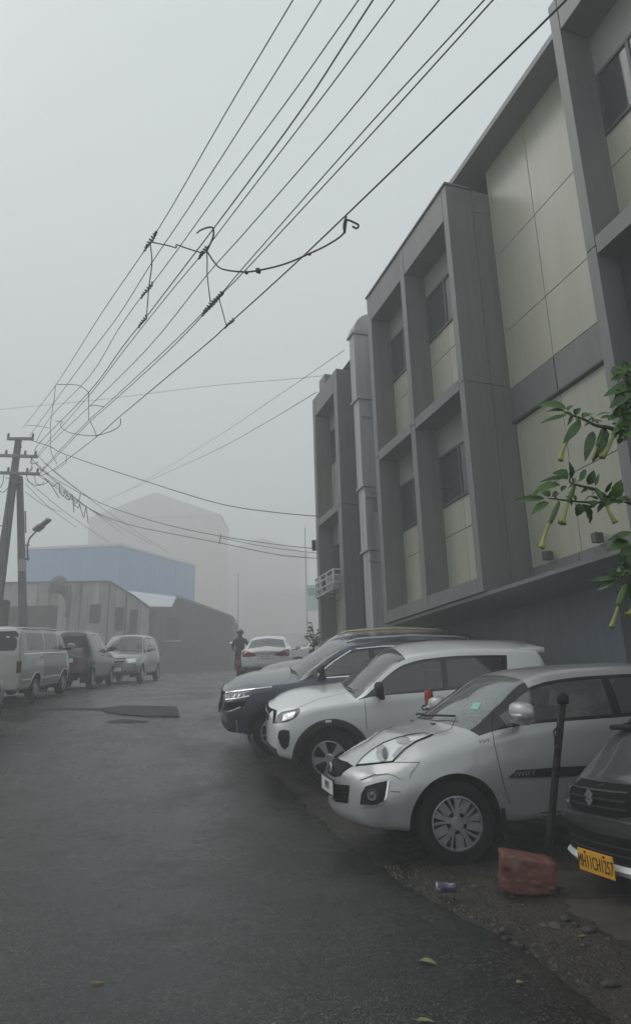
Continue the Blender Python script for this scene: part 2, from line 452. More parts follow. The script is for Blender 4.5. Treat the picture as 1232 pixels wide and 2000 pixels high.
# repaired patch and tar joint across the road
def on_ground(x, y, lift=.0):
    lo, hi = 2., 90.
    for _ in range(50):
        m = (lo + hi) / 2; p = px(x, y, m)
        if p.z > ground_z(p.x, m): lo = m
        else: hi = m
        # sight line meets the rising ground once
    p = px(x, y, hi); p.z = road_z(p.x, p.y) + lift
    return p
TAR = mat('tar patch', (.016, .016, .016), .75, var=.25, bump=.5, bscale=70)
def flat_strip(name, pts_top, pts_bot, mat_, lift=.012):
    mb = MB(); n = len(pts_top); vs = []
    for a, b in zip(pts_top, pts_bot):
        vs += [on_ground(*a, lift), on_ground(*b, lift)]
    k = len(vs); base = [Vector((v.x, v.y, v.z - lift - .02)) for v in vs]
    fs = [(2*i, 2*i+1, 2*i+3, 2*i+2) for i in range(n-1)]
    fs += [(2*i, 2*i+2, k+2*i+2, k+2*i) for i in range(n-1)] + [(2*i+1, k+2*i+1, k+2*i+3, 2*i+3) for i in range(n-1)] + [(0, k, k+1, 1), (2*n-2, 2*n-1, k+2*n-1, k+2*n-2)]
    mb.add(vs + base, fs); return tag(mb.build(name, mat_), kind='structure')
flat_strip('road_patch', [(196, 1385), (236, 1380), (290, 1380), (346, 1382)], [(205, 1391), (240, 1397), (290, 1401), (351, 1401)], TAR, .02)
flat_strip('tar_joint', [(20, 1386), (70, 1384), (130, 1383), (196, 1384)], [(20, 1389), (70, 1387), (130, 1386), (198, 1388)], TAR, .008)
flat_strip('tar_smear', [(208, 1409), (240, 1405), (290, 1409)], [(212, 1412), (245, 1412), (288, 1412)], TAR, .006)
# concrete apron slabs near the black car
CONC = mat('worn concrete', (.050, .043, .034), .5, var=.25, scale=4, bump=.4, bscale=50, stain=(.015, .012, .009), stain_amt=.8, stain_scale=3)
ap = MB()
for k, (x0, x1, y0, y1) in enumerate(((1.42, 2.5, 3.95, 4.75), (1.5, 2.6, 4.80, 5.5))):
    z = .004 + .006 * k
    n = 10
    poly = []
    for i in range(n): poly.append((x0 + (x1-x0)*i/n, y0 + random.uniform(-.03, .03)))
    for i in range(n): poly.append((x1 + random.uniform(-.02, .02), y0 + (y1-y0)*i/n))
    for i in range(n): poly.append((x1 - (x1-x0)*i/n, y1 + random.uniform(-.03, .03)))
    for i in range(n): poly.append((x0 + random.uniform(-.05, .05), y1 - (y1-y0)*i/n))
    tag(MB().prism(poly, -.06, z, 'z').build('concrete_apron', CONC), kind='structure')
# ================================================================ grey panelled building
BX, BY, BA = 2.48, 10.5, R(18.5)
bd = Vector((-math.sin(BA), math.cos(BA), 0)); bn = Vector((math.cos(BA), math.sin(BA), 0))
def bp(s, o, z): return Vector((BX, BY, 0)) + bd * s + bn * o + Vector((0, 0, z))
bld = empty('panelled_building', (BX, BY, 0), -(math.pi / 2 - BA), 'grey panelled three-storey building with cream recesses and deep window frames, right side of the street', 'building')
ACP = mat('grey cladding panel', (.172, .171, .171), .42, var=.06, scale=1.2, stain=(.095, .092, .09), stain_amt=.45, stain_scale=1.1, stretch=(1.5, 1.5, .35), spec=.4, streak=.15)
ACP2 = mat('grey cladding panel b', (.158, .157, .158), .42, var=.06, scale=1.0, stain=(.088, .085, .082), stain_amt=.4, stain_scale=1.3, stretch=(1.5, 1.5, .35), spec=.4, streak=.15)
CREAM = mat('cream cladding panel', (.40, .395, .315), .30, var=.05, scale=1.0, stain=(.28, .27, .20), stain_amt=.5, stain_scale=.9, stretch=(1.2, 1.2, .3), spec=.5, streak=.10)
PALE = mat('pale render', (.27, .262, .25), .6, var=.08, scale=2, stain=(.22, .21, .2), stain_amt=.5, stain_scale=1.5)
WGLASS = mat('window glass', (.035, .042, .044), .08, var=.1, spec=.6)
WFRAME = mat('window frame metal', (.06, .062, .063), .45, var=.1)
BLUEW = mat('blue grey render', (.21, .25, .30), .75, var=.10, scale=1.5, stain=(.15, .175, .205), stain_amt=.6, stain_scale=.8, stretch=(1, 1, .4), bump=.1, bscale=30, streak=.12)
SHAFT = mat('white render', (.46, .47, .47), .7, var=.06, scale=2, stain=(.24, .24, .23), stain_amt=.6, stain_scale=1.0, stretch=(2, 2, .25), streak=.22)
def bbox(name, s0, s1, o0, o1, z0, z1, m, parent=None, bevel=.006):
    if s1 < s0: s0, s1 = s1, s0
    return MB().box((-s1, o0, z0), (-s0, o1, z1)).build(name, m, parent or bld, bevel=bevel)
G = .006   # open joint half width
def panel_face(name, s0, s1, o, z0, z1, m, parent, thick=.05, out=True):
    """one cladding panel with open joints round it"""
    return bbox(name, min(s0, s1) + G, max(s0, s1) - G, o, o + thick, z0 + G, z1 - G, m, parent, bevel=.004)
# building mass and roof behind the cladding
bbox('core_wall', -12, 9.0, .93, 12, 2.95, 10.66, M['gap'], bevel=0)
bbox('roof', -12, 9.0, 1.31, 12, 10.665, 10.78, ACP, bevel=0)
STO = [(3.10, 6.24, 4.74, 5.70, 4.16), (6.45, 9.57, 8.10, 9.10, 7.57)]
def window(s0, s1, o, z0, z1, mull, parent=None):
    w = bbox('window', s0 - .0, s1, o + .03, o + .06, z0, z1, M['gap'], parent, bevel=0)
    f = .045
    a, b = min(s0, s1), max(s0, s1)
    for (p, q, r_, t) in ((a, b, z0, z0 + f), (a, b, z1 - f, z1), (a, a + f, z0 + f, z1 - f), (b - f, b, z0 + f, z1 - f), (mull - .025, mull + .025, z0 + f, z1 - f)):
        bbox('window_frame', p, q, o - .01, o + .029, r_, t, WFRAME, w, bevel=.003)
    bbox('pane', a + f + .002, mull - .027, o + .008, o + .020, z0 + f + .002, z1 - f - .002, WGLASS, w, bevel=0)
    bbox('pane', mull + .027, b - f - .002, o + .014, o + .026, z0 + f + .002, z1 - f - .002, WGLASS, w, bevel=0)
    return w
def bay(s0, s1, o, sto, mull, lint=None):
    z0, z1, w0, w1, zj = sto
    # s0 < s1 ; back wall plane at o
    panel_face('lintel_panel', s0 - .05, s1 + .05, o, w1, z1 + .05, lint or PALE, bld)
    window(s0 - .03, s1, o, w0, w1, mull)
    for (a, b) in ((s0 - .03, mull), (mull, s1 + .02)):
        panel_face('cream_panel', a, b, o, zj, w0, CREAM, bld)
        panel_face('cream_panel', a, b, o, z0 - .05, zj, CREAM, bld)
    bbox('window_sill', s0, s1, o - .03, o - .001, w0 - .025, w0 + .005, WFRAME)
def frame_block(s0, s1, o, piers, mulls, wo, top, ret=None, sto=STO, low=2.86):
    """projecting frame: piers and bands in panels, window bays set back"""
    for (a, b) in piers:
        zs = [low, 6.345, top]
        for z0, z1 in zip(zs, zs[1:]):
            panel_face('pier_panel', a, b, o, z0, z1, ACP, bld, thick=wo - o + .06)
    inner = [(piers[i][1], piers[i+1][0]) for i in range(len(piers) - 1)]
    for (a, b), mu in zip(inner, mulls):
        for (z0, z1) in ((sto[1][1], top), (sto[0][1], sto[1][0]), (low, sto[0][0])):
            panel_face('band_panel', a, b, o + .002, z0, z1, ACP2, bld, thick=wo - o + .05)
        for st in sto: bay(a, b, wo, st, mu)
# block with four window bays
frame_block(0, 3.75, 0, [(0, .17), (1.83, 2.02), (3.55, 3.75)], (1.11, 2.94), .45, 10.22)
for z0, z1 in ((2.86, 6.33), (6.33, 9.75), (9.75, 10.22)):
    bbox('return_panel', .004, .15, .52, .905, z0 + G, z1 - G, ACP, bevel=.004)
bbox('backing_wall', .19, 3.7, .56, .92, 2.9, 10.15, M['gap'], bevel=0)
bbox('parapet_cap', -.02, 3.77, -.03, .5, 10.222, 10.26, ACP2)
# cream recess between the two near blocks
RO = .87
zs = [6.29, 7.33, 8.84, 10.70]; ss = [.0, -.09, -1.17, -2.25, -3.40]
for i in range(4):
    for j in range(3):
        panel_face('cream_panel', ss[i+1], ss[i], RO, zs[j], zs[j+1], CREAM, bld)
    panel_face('spandrel_panel', ss[i+1], ss[i], RO - (.012 if i == 1 else .0), 5.70, 6.29, ACP2 if i != 2 else ACP, bld)
    for z0, z1 in ((3.24, 4.40), (4.40, 5.66)):
        panel_face('cream_panel', ss[i+1], ss[i], RO + .03, z0, z1, CREAM, bld)
    panel_face('band_panel', ss[i+1], ss[i], RO - .02, 2.95, 3.24, ACP2, bld, thick=.08)
bbox('drip_mould', 0, -3.4, RO - .05, RO - .005, 5.665, 5.70, WFRAME)
bbox('drip_mould', 0, -3.4, RO - .06, RO + .02, 2.90, 2.945, WFRAME)
# sloping eave over the recess
mb = MB()
for s_ in (.0, -3.4):
    pass
def sec_prism(name, prof, s0, s1, m, parent=None):
    """extrude an (offset, z) profile along the facade"""
    n = len(prof)
    mb = MB(); vs = [(-s0, o, z) for o, z in prof] + [(-s1, o, z) for o, z in prof]
    mb.add(vs, [tuple(range(n)), tuple(range(2*n-1, n-1, -1))] + [(i, i+n, (i+1) % n + n, (i+1) % n) for i in range(n)])
    return mb.build(name, m, parent or bld)
sec_prism('eave', [(.90, 10.68), (.40, 10.68), (.40, 10.79), (1.3, 10.79), (1.3, 10.68)], 1.2, -3.4, ACP2)
for s_ in (-.57, -1.66):
    bbox('wall_lamp', s_ - .05, s_ + .05, RO - .16, RO - .025, 3.245, 3.38, WFRAME, bevel=.01)
# near block, cut by the right edge
frame_block(-9, -3.33, -.23, [(-9.0, -8.83), (-6.1, -5.93), (-3.50, -3.33)], (-7.2, -4.05), .22, 10.22, sto=[(3.10, 6.22, 4.74, 5.70, 4.16), (6.46, 9.65, 8.07, 9.02, 7.57)])
bbox('side_panel', -3.36, -3.51, .30, .9, 2.88, 10.2, ACP, bevel=.004)
bbox('backing_wall', -9, -3.52, .33, .92, 2.9, 10.15, M['gap'], bevel=0)
bbox('dark_glass_sheet', -3.53, -5.9, .06, .10, 3.12, 6.20, WGLASS, bevel=0)  # dark glass sheet across the lower bay
# white service shaft with ledges
zst = [2.4, 4.75, 6.25, 8.45, 10.2]; of = [.34, .29, .25, .20]
for k in range(4):
    z0, z1 = zst[k], zst[k+1]
    bbox('shaft_stage', 5.1, 5.1 + .40 - .03 * k, of[k], 1.6, z0 + .0, z1 - .05, SHAFT)
    bbox('shaft_ledge', 5.06, 5.16 + .40 - .03 * k, of[k] - .05, 1.6, z1 - .05, z1, SHAFT)
bbox('shaft_stage', 5.1, 5.5, .36, 1.6, .8, 2.4, SHAFT)
bbox('shaft_patch', 5.085, 5.099, .45, .9, 5.6, 6.1, PALE)
for z in (4.5, 6.0, 8.0): bbox('shaft_step', 5.07, 5.10, .30, .9, z - .06, z, SHAFT, bevel=.004)
mb = MB(); n = 14; vs = []; fs = []
for i in range(n + 1):
    a = math.pi * i / n
    o = .75 - .55 * math.cos(a); z = 10.2 + .55 * math.sin(a)
    vs += [(-5.05, o, z), (-5.5, o, z)]
for i in range(n): fs.append((2*i, 2*i+1, 2*i+3, 2*i+2))
fs += [tuple(2*i for i in range(n+1)), tuple(2*i+1 for i in range(n, -1, -1))]
mb.add(vs, fs); mb.build('shaft_cap', SHAFT, bld, auto=50)
# far block
FO = .4
frame_block(6.93, 9.02, FO, [(6.93, 7.2), (8.80, 9.02)], (8.1,), FO + .45, 10.17)
for z0, z1 in ((2.6, 6.30), (6.30, 10.17)):
    bbox('return_panel', 6.95, 7.15, FO + .53, 4.0, z0 + G, z1 - G, ACP, bevel=.004)
bbox('backing_wall', 7.18, 9.0, FO + .56, 4, 2.6, 10.1, M['gap'], bevel=0)
bbox('parapet_block', 8.0, 8.5, FO + .05, FO + .6, 10.172, 10.55, ACP)
bbox('end_wall', 8.99, 9.02, FO + .53, 8.0, 2.0, 10.17, ACP, bevel=0)
bbox('lower_wall', 7.0, 9.0, FO + .35, FO + .5, 1.0, 2.9, PALE)
bbox('lower_pier', 6.95, 7.25, FO + .02, FO + .5, 1.0, 2.858, ACP)
bbox('lower_pier', 8.78, 9.0, FO + .02, FO + .5, 1.0, 2.858, ACP)
bbox('connecting_wall', 3.76, 6.93, 1.0, 1.2, .8, 10.1, ACP2, bevel=0)
# ground floor set back under the overhang
bbox('soffit', -9, 3.74, .05, 1.6, 2.80, 2.855, ACP2, bevel=0)
bbox('ground_floor_wall', -1.43, 3.7, 1.30, 1.5, -.2, 2.8, BLUEW, bevel=0)
bbox('ground_floor_pier', -1.44, -2.3, 1.15, 1.5, -.2, 2.8, mat('blue dark render', (.055, .065, .09), .7, var=.12, scale=2), bevel=.01)
bbox('ground_floor_wall', -9, -2.31, 1.32, 1.5, -.2, 2.8, BLUEW, bevel=0)
bbox('wall_skirting', -1.42, 3.7, 1.26, 1.299, -.1, 1.3, mat('grey dado', (.085, .09, .095), .7, var=.15, scale=2))
# air conditioner in a cage on the far block
ac = empty('air_conditioner', bp(8.0, FO - .02, 4.2), -(math.pi / 2 - BA), 'air conditioner in a white wire cage on the far end of the grey building', 'air conditioner')
WIRE = mat('white cage bars', (.55, .56, .56), .5, var=.08)
m = MB()
def bar(m, a, b, r=.022): m.tube([a, b], r, 5)
x0, x1, y0, y1, z0, z1 = -.62, .80, -.16, .22, .0, .50
for z in (z0, z0 + .18, z0 + .36, z1):
    bar(m, (x0, y0, z), (x1, y0, z)); bar(m, (x1, y0, z), (x1, y1, z)); bar(m, (x0, y0, z), (x0, y1, z))
for x in (x0, -.25, .28, x1): bar(m, (x, y0, z0), (x, y0, z1))
for x in (x0, -.25, .28, x1): bar(m, (x, y0, z0), (x, y1, z0))
bar(m, (x1, y1 - .02, z0), (x1, y1 - .02, z1))
m.build('cage', WIRE, ac, smooth=True)
m = MB(); rbox(m, (-.45, -.08, .06), (.45, .20, .44), .02); m.build('unit_casing', mat('ac casing', (.42, .43, .43), .5), ac)
o = MB().lathe([(-.086, .15), (-.092, .14), (-.084, .04), (-.09, 0)], 20).build('fan_grille', M['black'], ac); o.location = (-.15, 0, .27)
# small camera on a bracket at the far corner
cm = empty('security_camera', bp(9.02, FO + .1, 5.75), 0, 'small dark security camera on the far corner of the grey building', 'camera')
m = MB(); rbox(m, (-.22, -.12, -.12), (-.10, .12, .14), .02); m.build('housing', M['black'], cm)
MB().tube([(-.15, 0, .1), (-.05, 0, .2), (.06, 0, .2)], .015, 6).build('bracket', M['black'], cm)
# ================================================================ left side of the street
RUST = mat('old grey sheet', (.30, .295, .28), .6, .1, var=.15, scale=3, stain=(.12, .095, .075), stain_amt=.8, stain_scale=1.6, stretch=(1, 1, .3))
RUST2 = mat('dirty pale sheet', (.38, .38, .37), .6, .1, var=.12, scale=3, stain=(.17, .15, .13), stain_amt=.7, stain_scale=1.4, stretch=(1, 1, .3))
DARKW = mat('dark timber', (.055, .048, .042), .8, var=.25, scale=3)
BLUE_SHEET = mat('blue roof sheet', (.09, .25, .52), .5, var=.08, scale=1)
WHITE_SHEET = mat('galvanised sheet', (.62, .66, .70), .4, .2, var=.08, scale=3)
PINK = mat('pink render', (.62, .50, .45), .8, var=.1, scale=.5)  # haze put into the colour: hill house walls paled towards the fog
GREYB = mat('grey render', (.55, .53, .50), .8, var=.1, scale=.5)  # likewise paled towards the fog, for hill house walls, roofs and panes
TRIM_W = mat('white trim', (.60, .60, .58), .6, var=.1)
def sheet_strip(parent, name, pts, mat_, depth=.04, ribs=5):
    """corrugated sheet standing upright between two base points: pts = (x0,y0,zb0,zt0),(x1,y1,zb1,zt1)"""
    (x0, y0, b0, t0), (x1, y1, b1, t1) = pts
    d = Vector((x1 - x0, y1 - y0, 0)); n = Vector((d.y, -d.x, 0)).normalized()
    k = ribs * 2; vs = []; fs = []
    for i in range(k + 1):
        t = i / k; o = n * (.012 if i % 2 else -.012)
        p = Vector((x0, y0, 0)) + d * t + o
        vs += [(p.x, p.y, b0 + (b1-b0)*t), (p.x, p.y, t0 + (t1-t0)*t), (p.x - n.x*.02, p.y - n.y*.02, t0 + (t1-t0)*t), (p.x - n.x*.02, p.y - n.y*.02, b0 + (b1-b0)*t)]
    for i in range(k):
        for e in range(4): fs.append((4*i+e, 4*i+(e+1) % 4, 4*i+4+(e+1) % 4, 4*i+4+e))
    fs += [(0, 1, 2, 3), tuple(4*k+e for e in (3, 2, 1, 0))]
    return MB().add(vs, fs).build(name, mat_, parent)
def PX(x, y, Y): return px(x, y, Y)
# --- grey sheet-metal shack with a lean-to end
Y0 = 47.0
shack = empty('sheet_metal_shack', (0, 0, 0), None, 'long shack clad in weathered pale corrugated sheets, behind the parked van', 'shack')
prof = [(-60, 1141), (0, 1140), (120, 1137), (215, 1137), (232, 1147), (262, 1165), (292, 1186)]
def topy(x): return float(np.interp(x, [p[0] for p in prof], [p[1] for p in prof]))
xe = [-60, -30, 0, 26, 50, 74, 97, 117, 140, 158, 176, 196, 215, 228, 246, 262, 278, 292]
for i in range(len(xe) - 1):
    a, b = PX(xe[i], topy(xe[i]), Y0), PX(xe[i+1], topy(xe[i+1]), Y0)
    sheet_strip(shack, 'wall_sheet', ((a.x, Y0 + .03 * (i % 2), 2.2, a.z), (b.x - .012, Y0 + .03 * (i % 2), 2.2, b.z)), (RUST, RUST2)[(i * 7) % 3 % 2])
# roof edge boards
def plank(parent, name, pts, w, th, mat_):
    m = MB()
    for i in range(len(pts) - 1):
        a, b = Vector(pts[i]), Vector(pts[i+1])
        m.hexa([a + Vector((0, -th, -w/2)), b + Vector((0, -th, -w/2)), b + Vector((0, 0, -w/2)), a + Vector((0, 0, -w/2)), a + Vector((0, -th, w/2)), b + Vector((0, -th, w/2)), b + Vector((0, 0, w/2)), a + Vector((0, 0, w/2))])
    return m.build(name, mat_, parent)
plank(shack, 'eave_board', [PX(-60, 1140, Y0 - .08), PX(117, 1137, Y0 - .08), PX(215, 1136, Y0 - .08)], .10, .12, DARKW)
plank(shack, 'verge_board', [PX(215, 1136, Y0 - .1), PX(262, 1164, Y0 - .1), PX(292, 1186, Y0 - .1)], .14, .14, DARKW)
a, b, c_, d_ = PX(-60, 1138, Y0), PX(215, 1136, Y0), PX(292, 1185, Y0), PX(292, 1185, Y0)
MB().add([a, b, b + Vector((0, 3.2, .05)), a + Vector((0, 3.2, .05))], [(0, 1, 2, 3)]).build('roof_sheet', RUST, shack)
MB().add([b, c_, c_ + Vector((0, 3.2, 0)), b + Vector((0, 3.2, .05))], [(0, 1, 2, 3)]).build('roof_sheet', RUST, shack)
MB().add([(a.x, Y0 + 3.2, 2.2), (c_.x, Y0 + 3.2, 2.2), (c_.x, Y0 + 3.2, c_.z), (b.x, Y0 + 3.2, b.z), (a.x, Y0 + 3.2, a.z)], [(0, 1, 2, 3, 4)]).build('back_wall', RUST, shack)
def hole(parent, x0, y0, x1, y1, Y, frame=TRIM_W, name='window'):
    p, q = PX(x0, y0, Y), PX(x1, y1, Y)
    w = MB().box((p.x, Y - .06, q.z), (q.x, Y + .02, p.z)).build(name, M['gap'], parent)
    f = .05
    m = MB()
    for A, B in (((p.x - f, q.z - f), (p.x, p.z + f)), ((q.x, q.z - f), (q.x + f, p.z + f)), ((p.x, p.z), (q.x, p.z + f)), ((p.x, q.z - f), (q.x, q.z))):
        m.box((A[0], Y - .09, A[1]), (B[0], Y + .02, B[1]))
    m.build('window_frame', frame, w)
hole(shack, 178, 1182, 194, 1216, Y0 - .04, DARKW); hole(shack, 228, 1188, 239, 1230, Y0 - .04, DARKW); hole(shack, 256, 1192, 266, 1236, Y0 - .04, DARKW)
for x in (139, 160, 215, 248): 
    p = PX(x, topy(x) + 4, Y0); MB().box((p.x - .04, Y0 - .10, 2.2), (p.x + .04, Y0 - .03, p.z)).build('batten', DARKW, shack)
# --- low block wall in front of it
p, q = PX(-40, 1186, 35.5), PX(110, 1186, 35.5)
tag(MB().box((p.x, 35.5, 2.3), (q.x, 35.75, p.z)).build('yard_wall', mat('mouldy concrete', (.12, .115, .105), .85, var=.25, scale=1.5, stain=(.05, .05, .045), stain_amt=.8), bevel=.02), 'low dark mouldy concrete wall between the poles and the shack', 'wall')
p, q = PX(-40, 1172, 25.9), PX(12, 1178, 25.9)
tag(MB().box((p.x, 25.9, 2.3), (q.x, 26.3, p.z)).build('gate_pier', DARKW, bevel=.02), 'dark square gate pier at the left edge of the picture', 'pier')
# --- dark tarpaulin hood
TARP = mat('black tarpaulin', (.030, .029, .030), .6, var=.3, scale=3, bump=.4, bscale=8)
th = empty('tarpaulin_hood', (0, 0, 0), None, 'dark drooping tarpaulin hood on poles against the shack wall', 'awning')
mb = MB(); vs = []; fs = []
outer = [(96, 1150), (99, 1138), (105, 1129), (117, 1124), (128, 1130), (135, 1144), (140, 1158), (139, 1178), (134, 1204)]
inner = [(98, 1162), (102, 1160), (108, 1158), (115, 1158), (122, 1161), (127, 1168), (130, 1176), (131, 1186), (128, 1206)]
for i, ((a0, b0), (a1, b1)) in enumerate(zip(outer, inner)):
    for k, (dx, Yk) in enumerate(((0, 45.0), (.35, 44.7), (.75, 44.75), (1., 45.1))):
        xx, yy = a0 + (a1 - a0) * dx, b0 + (b1 - b0) * dx
        vs.append(PX(xx, yy, Yk + .08 * math.sin(i * 2.1 + k)))
for i in range(len(outer) - 1):
    for k in range(3): fs.append((4*i+k, 4*i+k+1, 4*i+5+k, 4*i+4+k))
o = mb.add(vs, fs).build('hood_cloth', TARP, th, smooth=True)
sm = o.modifiers.new('thick', 'SOLIDIFY'); sm.thickness = .05
for (x, y0_, x1, Y) in ((98, 1150, 97, 45.0), (134, 1190, 127, 44.9)):
    p = PX(x, y0_, Y); q = PX(x1, 1240, Y); MB().tube([p, (q.x, q.y, 2.4)], .05, 6).build('post', DARKW, th)
# --- white corrugated porch roof and the dark shed beyond
shed = empty('dark_timber_shed', (0, 0, 0), None, 'dark timber shed with a pale corrugated porch roof, end of the left row', 'shed')
A, B, C_, D_ = PX(233, 1152, 51.0), PX(344, 1166, 52.0), PX(336, 1184, 48.8), PX(292, 1184, 48.0)
nr = 9
for k in range(nr):
    t0, t1 = k / nr, (k + .86) / nr
    e0, e1 = A.lerp(D_, t0), A.lerp(D_, t1); f0, f1 = B.lerp(C_, t0), B.lerp(C_, t1)
    up = Vector((0, 0, .06))
    MB().add([e0, f0, (f0 + f1) / 2 + up, (e0 + e1) / 2 + up, e1, f1, e0 - up, f0 - up, f1 - up, e1 - up], [(0, 1, 2, 3), (3, 2, 5, 4), (6, 9, 8, 7), (0, 3, 4, 9, 6), (1, 7, 8, 5, 2), (0, 6, 7, 1), (4, 5, 8, 9)]).build('roof_sheet', WHITE_SHEET, shed)
YS = 54.0
pr = [(296, 1186), (345, 1167), (400, 1186), (452, 1205)]
xs = list(range(296, 452, 13)) + [452]
for i in range(len(xs) - 1):
    ty = lambda x: float(np.interp(x, [p[0] for p in pr], [p[1] for p in pr]))
    a, b = PX(xs[i], ty(xs[i]), YS), PX(xs[i+1], ty(xs[i+1]), YS)
    yo = YS + .02 * (i % 2)
    MB().hexa([(a.x, yo, 2.4), (b.x - .015, yo, 2.4), (b.x - .015, yo + .03, 2.4), (a.x, yo + .03, 2.4), (a.x, yo, a.z), (b.x - .015, yo, b.z), (b.x - .015, yo + .03, b.z), (a.x, yo + .03, a.z)]).build('wall_board', DARKW, shed)
MB().add([PX(345, 1166, YS), PX(452, 1204, YS), PX(452, 1204, YS) + Vector((0, 5, .2)), PX(345, 1166, YS) + Vector((0, 5, .2))], [(0, 1, 2, 3)]).build('roof_sheet', RUST, shed)
plank(shed, 'verge_board', [PX(345, 1165, YS - .15), PX(400, 1184, YS - .15), PX(455, 1205, YS - .15)], .16, .15, mat('verge paint', (.20, .20, .19), .7))
a_, b_ = PX(300, 1188, YS + .06), PX(451, 1206, YS + .06); k_ = PX(345, 1169, YS + .06)
MB().add([(a_.x, YS + .06, 2.4), (b_.x, YS + .06, 2.4), b_, k_, a_], [(0, 1, 2, 3, 4)]).build('lining', DARKW, shed)
e = PX(452, 1205, YS); MB().box((e.x - .1, YS, 2.4), (e.x, YS + 5, e.z - .05)).build('end_wall', DARKW, shed)
a, b, c_ = PX(455, 1205, YS - .1), PX(458, 1212, YS - .1), PX(446, 1232, YS - .1)
MB().tube([a, b, c_], .05, 6).build('bracket', DARKW, shed)
hole(shed, 299, 1204, 304, 1222, YS - .05); hole(shed, 328, 1206, 350, 1250, YS - .05, DARKW)
p = PX(338, 1252, YS - .5); MB().box((p.x - .6, YS - .55, p.z - .05), (p.x + .6, YS - .02, p.z + .05)).build('counter', TRIM_W, shed)
# --- blue sheet-clad hall
zt = px(235, 1065, 78).z
def Yfor(x, y, z): return (z - EYE) / (px(x, y, 1).z - EYE)
pc = px(235, 1065, 78); pl = px(48, 1074, Yfor(48, 1074, zt)); pr_ = px(382, 1106, Yfor(382, 1106, zt))
hall = empty('blue_sheet_hall', (0, 0, 0), None, 'large hall clad in blue metal sheets behind the shacks', 'building')
def wall_run(parent, p, q, n, zb, mat_, name='wall_sheet'):
    for i in range(n):
        a = p.lerp(q, i / n); b = p.lerp(q, (i + .985) / n)
        sheet_strip(parent, name, ((a.x, a.y, zb, a.z), (b.x, b.y, zb, b.z)), mat_, ribs=4)
wall_run(hall, pl, pc, 11, 2.5, BLUE_SHEET); wall_run(hall, pc, pr_, 14, 2.5, BLUE_SHEET)
for a, b in ((pl, pc), (pc, pr_)):
    d = (b - a).normalized(); n = Vector((d.y, -d.x, 0)) * .15
    MB().hexa([a + n + Vector((0, 0, -.05)), b + n + Vector((0, 0, -.05)), b - n + Vector((0, 0, -.05)), a - n + Vector((0, 0, -.05)), a + n + Vector((0, 0, .22)), b + n + Vector((0, 0, .22)), b - n + Vector((0, 0, .22)), a - n + Vector((0, 0, .22))]).build('roof_trim', TRIM_W, hall)
MB().add([pl, pc, pr_, pl + (pr_ - pc)], [(0, 1, 2, 3)]).build('roof', BLUE_SHEET, hall)
# --- houses far up the hill, almost lost in the fog
def house(name, label, x0, x1, ytop, ypeak, Y, mat_, storeys, cols, gable=True):
    h = empty(name, (0, 0, 0), None, label, 'house', 'houses lost in the fog up the hill')
    a, b = px(x0, ytop, Y), px(x1, ytop, Y); z0 = ground_z(0, Y) - 1; zt_ = (a.z + b.z) / 2
    MB().box((a.x, Y, z0), (b.x, Y + 14, zt_)).build('wall', mat_, h)
    pk = px((x0 + x1) / 2, ypeak, Y).z
    cx = (a.x + b.x) / 2
    if gable:
        MB().add([(a.x - .4, Y - .4, zt_), (b.x + .4, Y - .4, zt_), (cx, Y - .4, pk), (a.x - .4, Y + 14.4, zt_), (b.x + .4, Y + 14.4, zt_), (cx, Y + 14.4, pk)], [(0, 1, 2), (3, 5, 4), (0, 2, 5, 3), (1, 4, 5, 2), (0, 3, 4, 1)]).build('roof', GREYB, h)
    hs = (zt_ - z0 - 1) / storeys
    for s_ in range(storeys):
        for c in range(cols):
            x = a.x + (b.x - a.x) * (c + .5) / cols; z = z0 + 1 + hs * s_ + hs * .35
            w = MB().box((x - .9, Y - .08, z), (x + .9, Y + .05, z + 2.0)).build('window', PINK, h)
            MB().box((x - .75, Y - .10, z + .15), (x + .75, Y - .085, z + 1.85)).build('pane', GREYB, w)
house('hill_house', 'pinkish gabled house faintly showing in the fog above the blue hall', 175, 430, 1010, 962, 150, PINK, 4, 6)
house('hill_house', 'grey house faintly showing in the fog right of the pinkish gabled house', 420, 600, 1085, 1050, 190, GREYB, 3, 4)
house('hill_house', 'lowest pale house faintly showing in the fog left of the grey panelled building', 475, 625, 1160, 1140, 175, PINK, 2, 4)
# --- signboard beyond the grey building
sg = empty('signboard', (0, 0, 0), None, 'pale green signboard on a thin post beyond the grey building', 'sign')
Ys = 58.0
a, b = px(596, 1143, Ys), px(640, 1192, Ys)
MB().box((a.x, Ys, b.z), (b.x, Ys + .06, a.z)).build('board', mat('pale green paint', (.45, .58, .52), .6), sg, bevel=.01)
gp = mat('green print', (.08, .26, .18), .6)
for (x0, y0, x1, y1) in ((600, 1149, 615, 1152), (602, 1152, 614, 1163), (617, 1150, 624, 1156)):
    p, q = px(x0, y0, Ys - .02), px(x1, y1, Ys - .02); MB().box((p.x, Ys - .012, q.z), (q.x, Ys - .002, p.z)).build('print', gp, sg)
p = px(599, 1190, Ys); MB().tube([(p.x, Ys + .03, ground_z(p.x, Ys) - .1), (p.x, Ys + .03, px(599, 1030, Ys).z)], .03, 6).build('post', M['trim'], sg)
# thin far pole
p = px(465, 1210, 75)
tag(MB().tube([(p.x, 75, ground_z(p.x, 75) - .2), (p.x, 75, px(465, 1120, 75).z)], .035, 8).build('utility_pole', M['trim']), 'thin far pole standing in the fog right of the dark shed', 'pole')
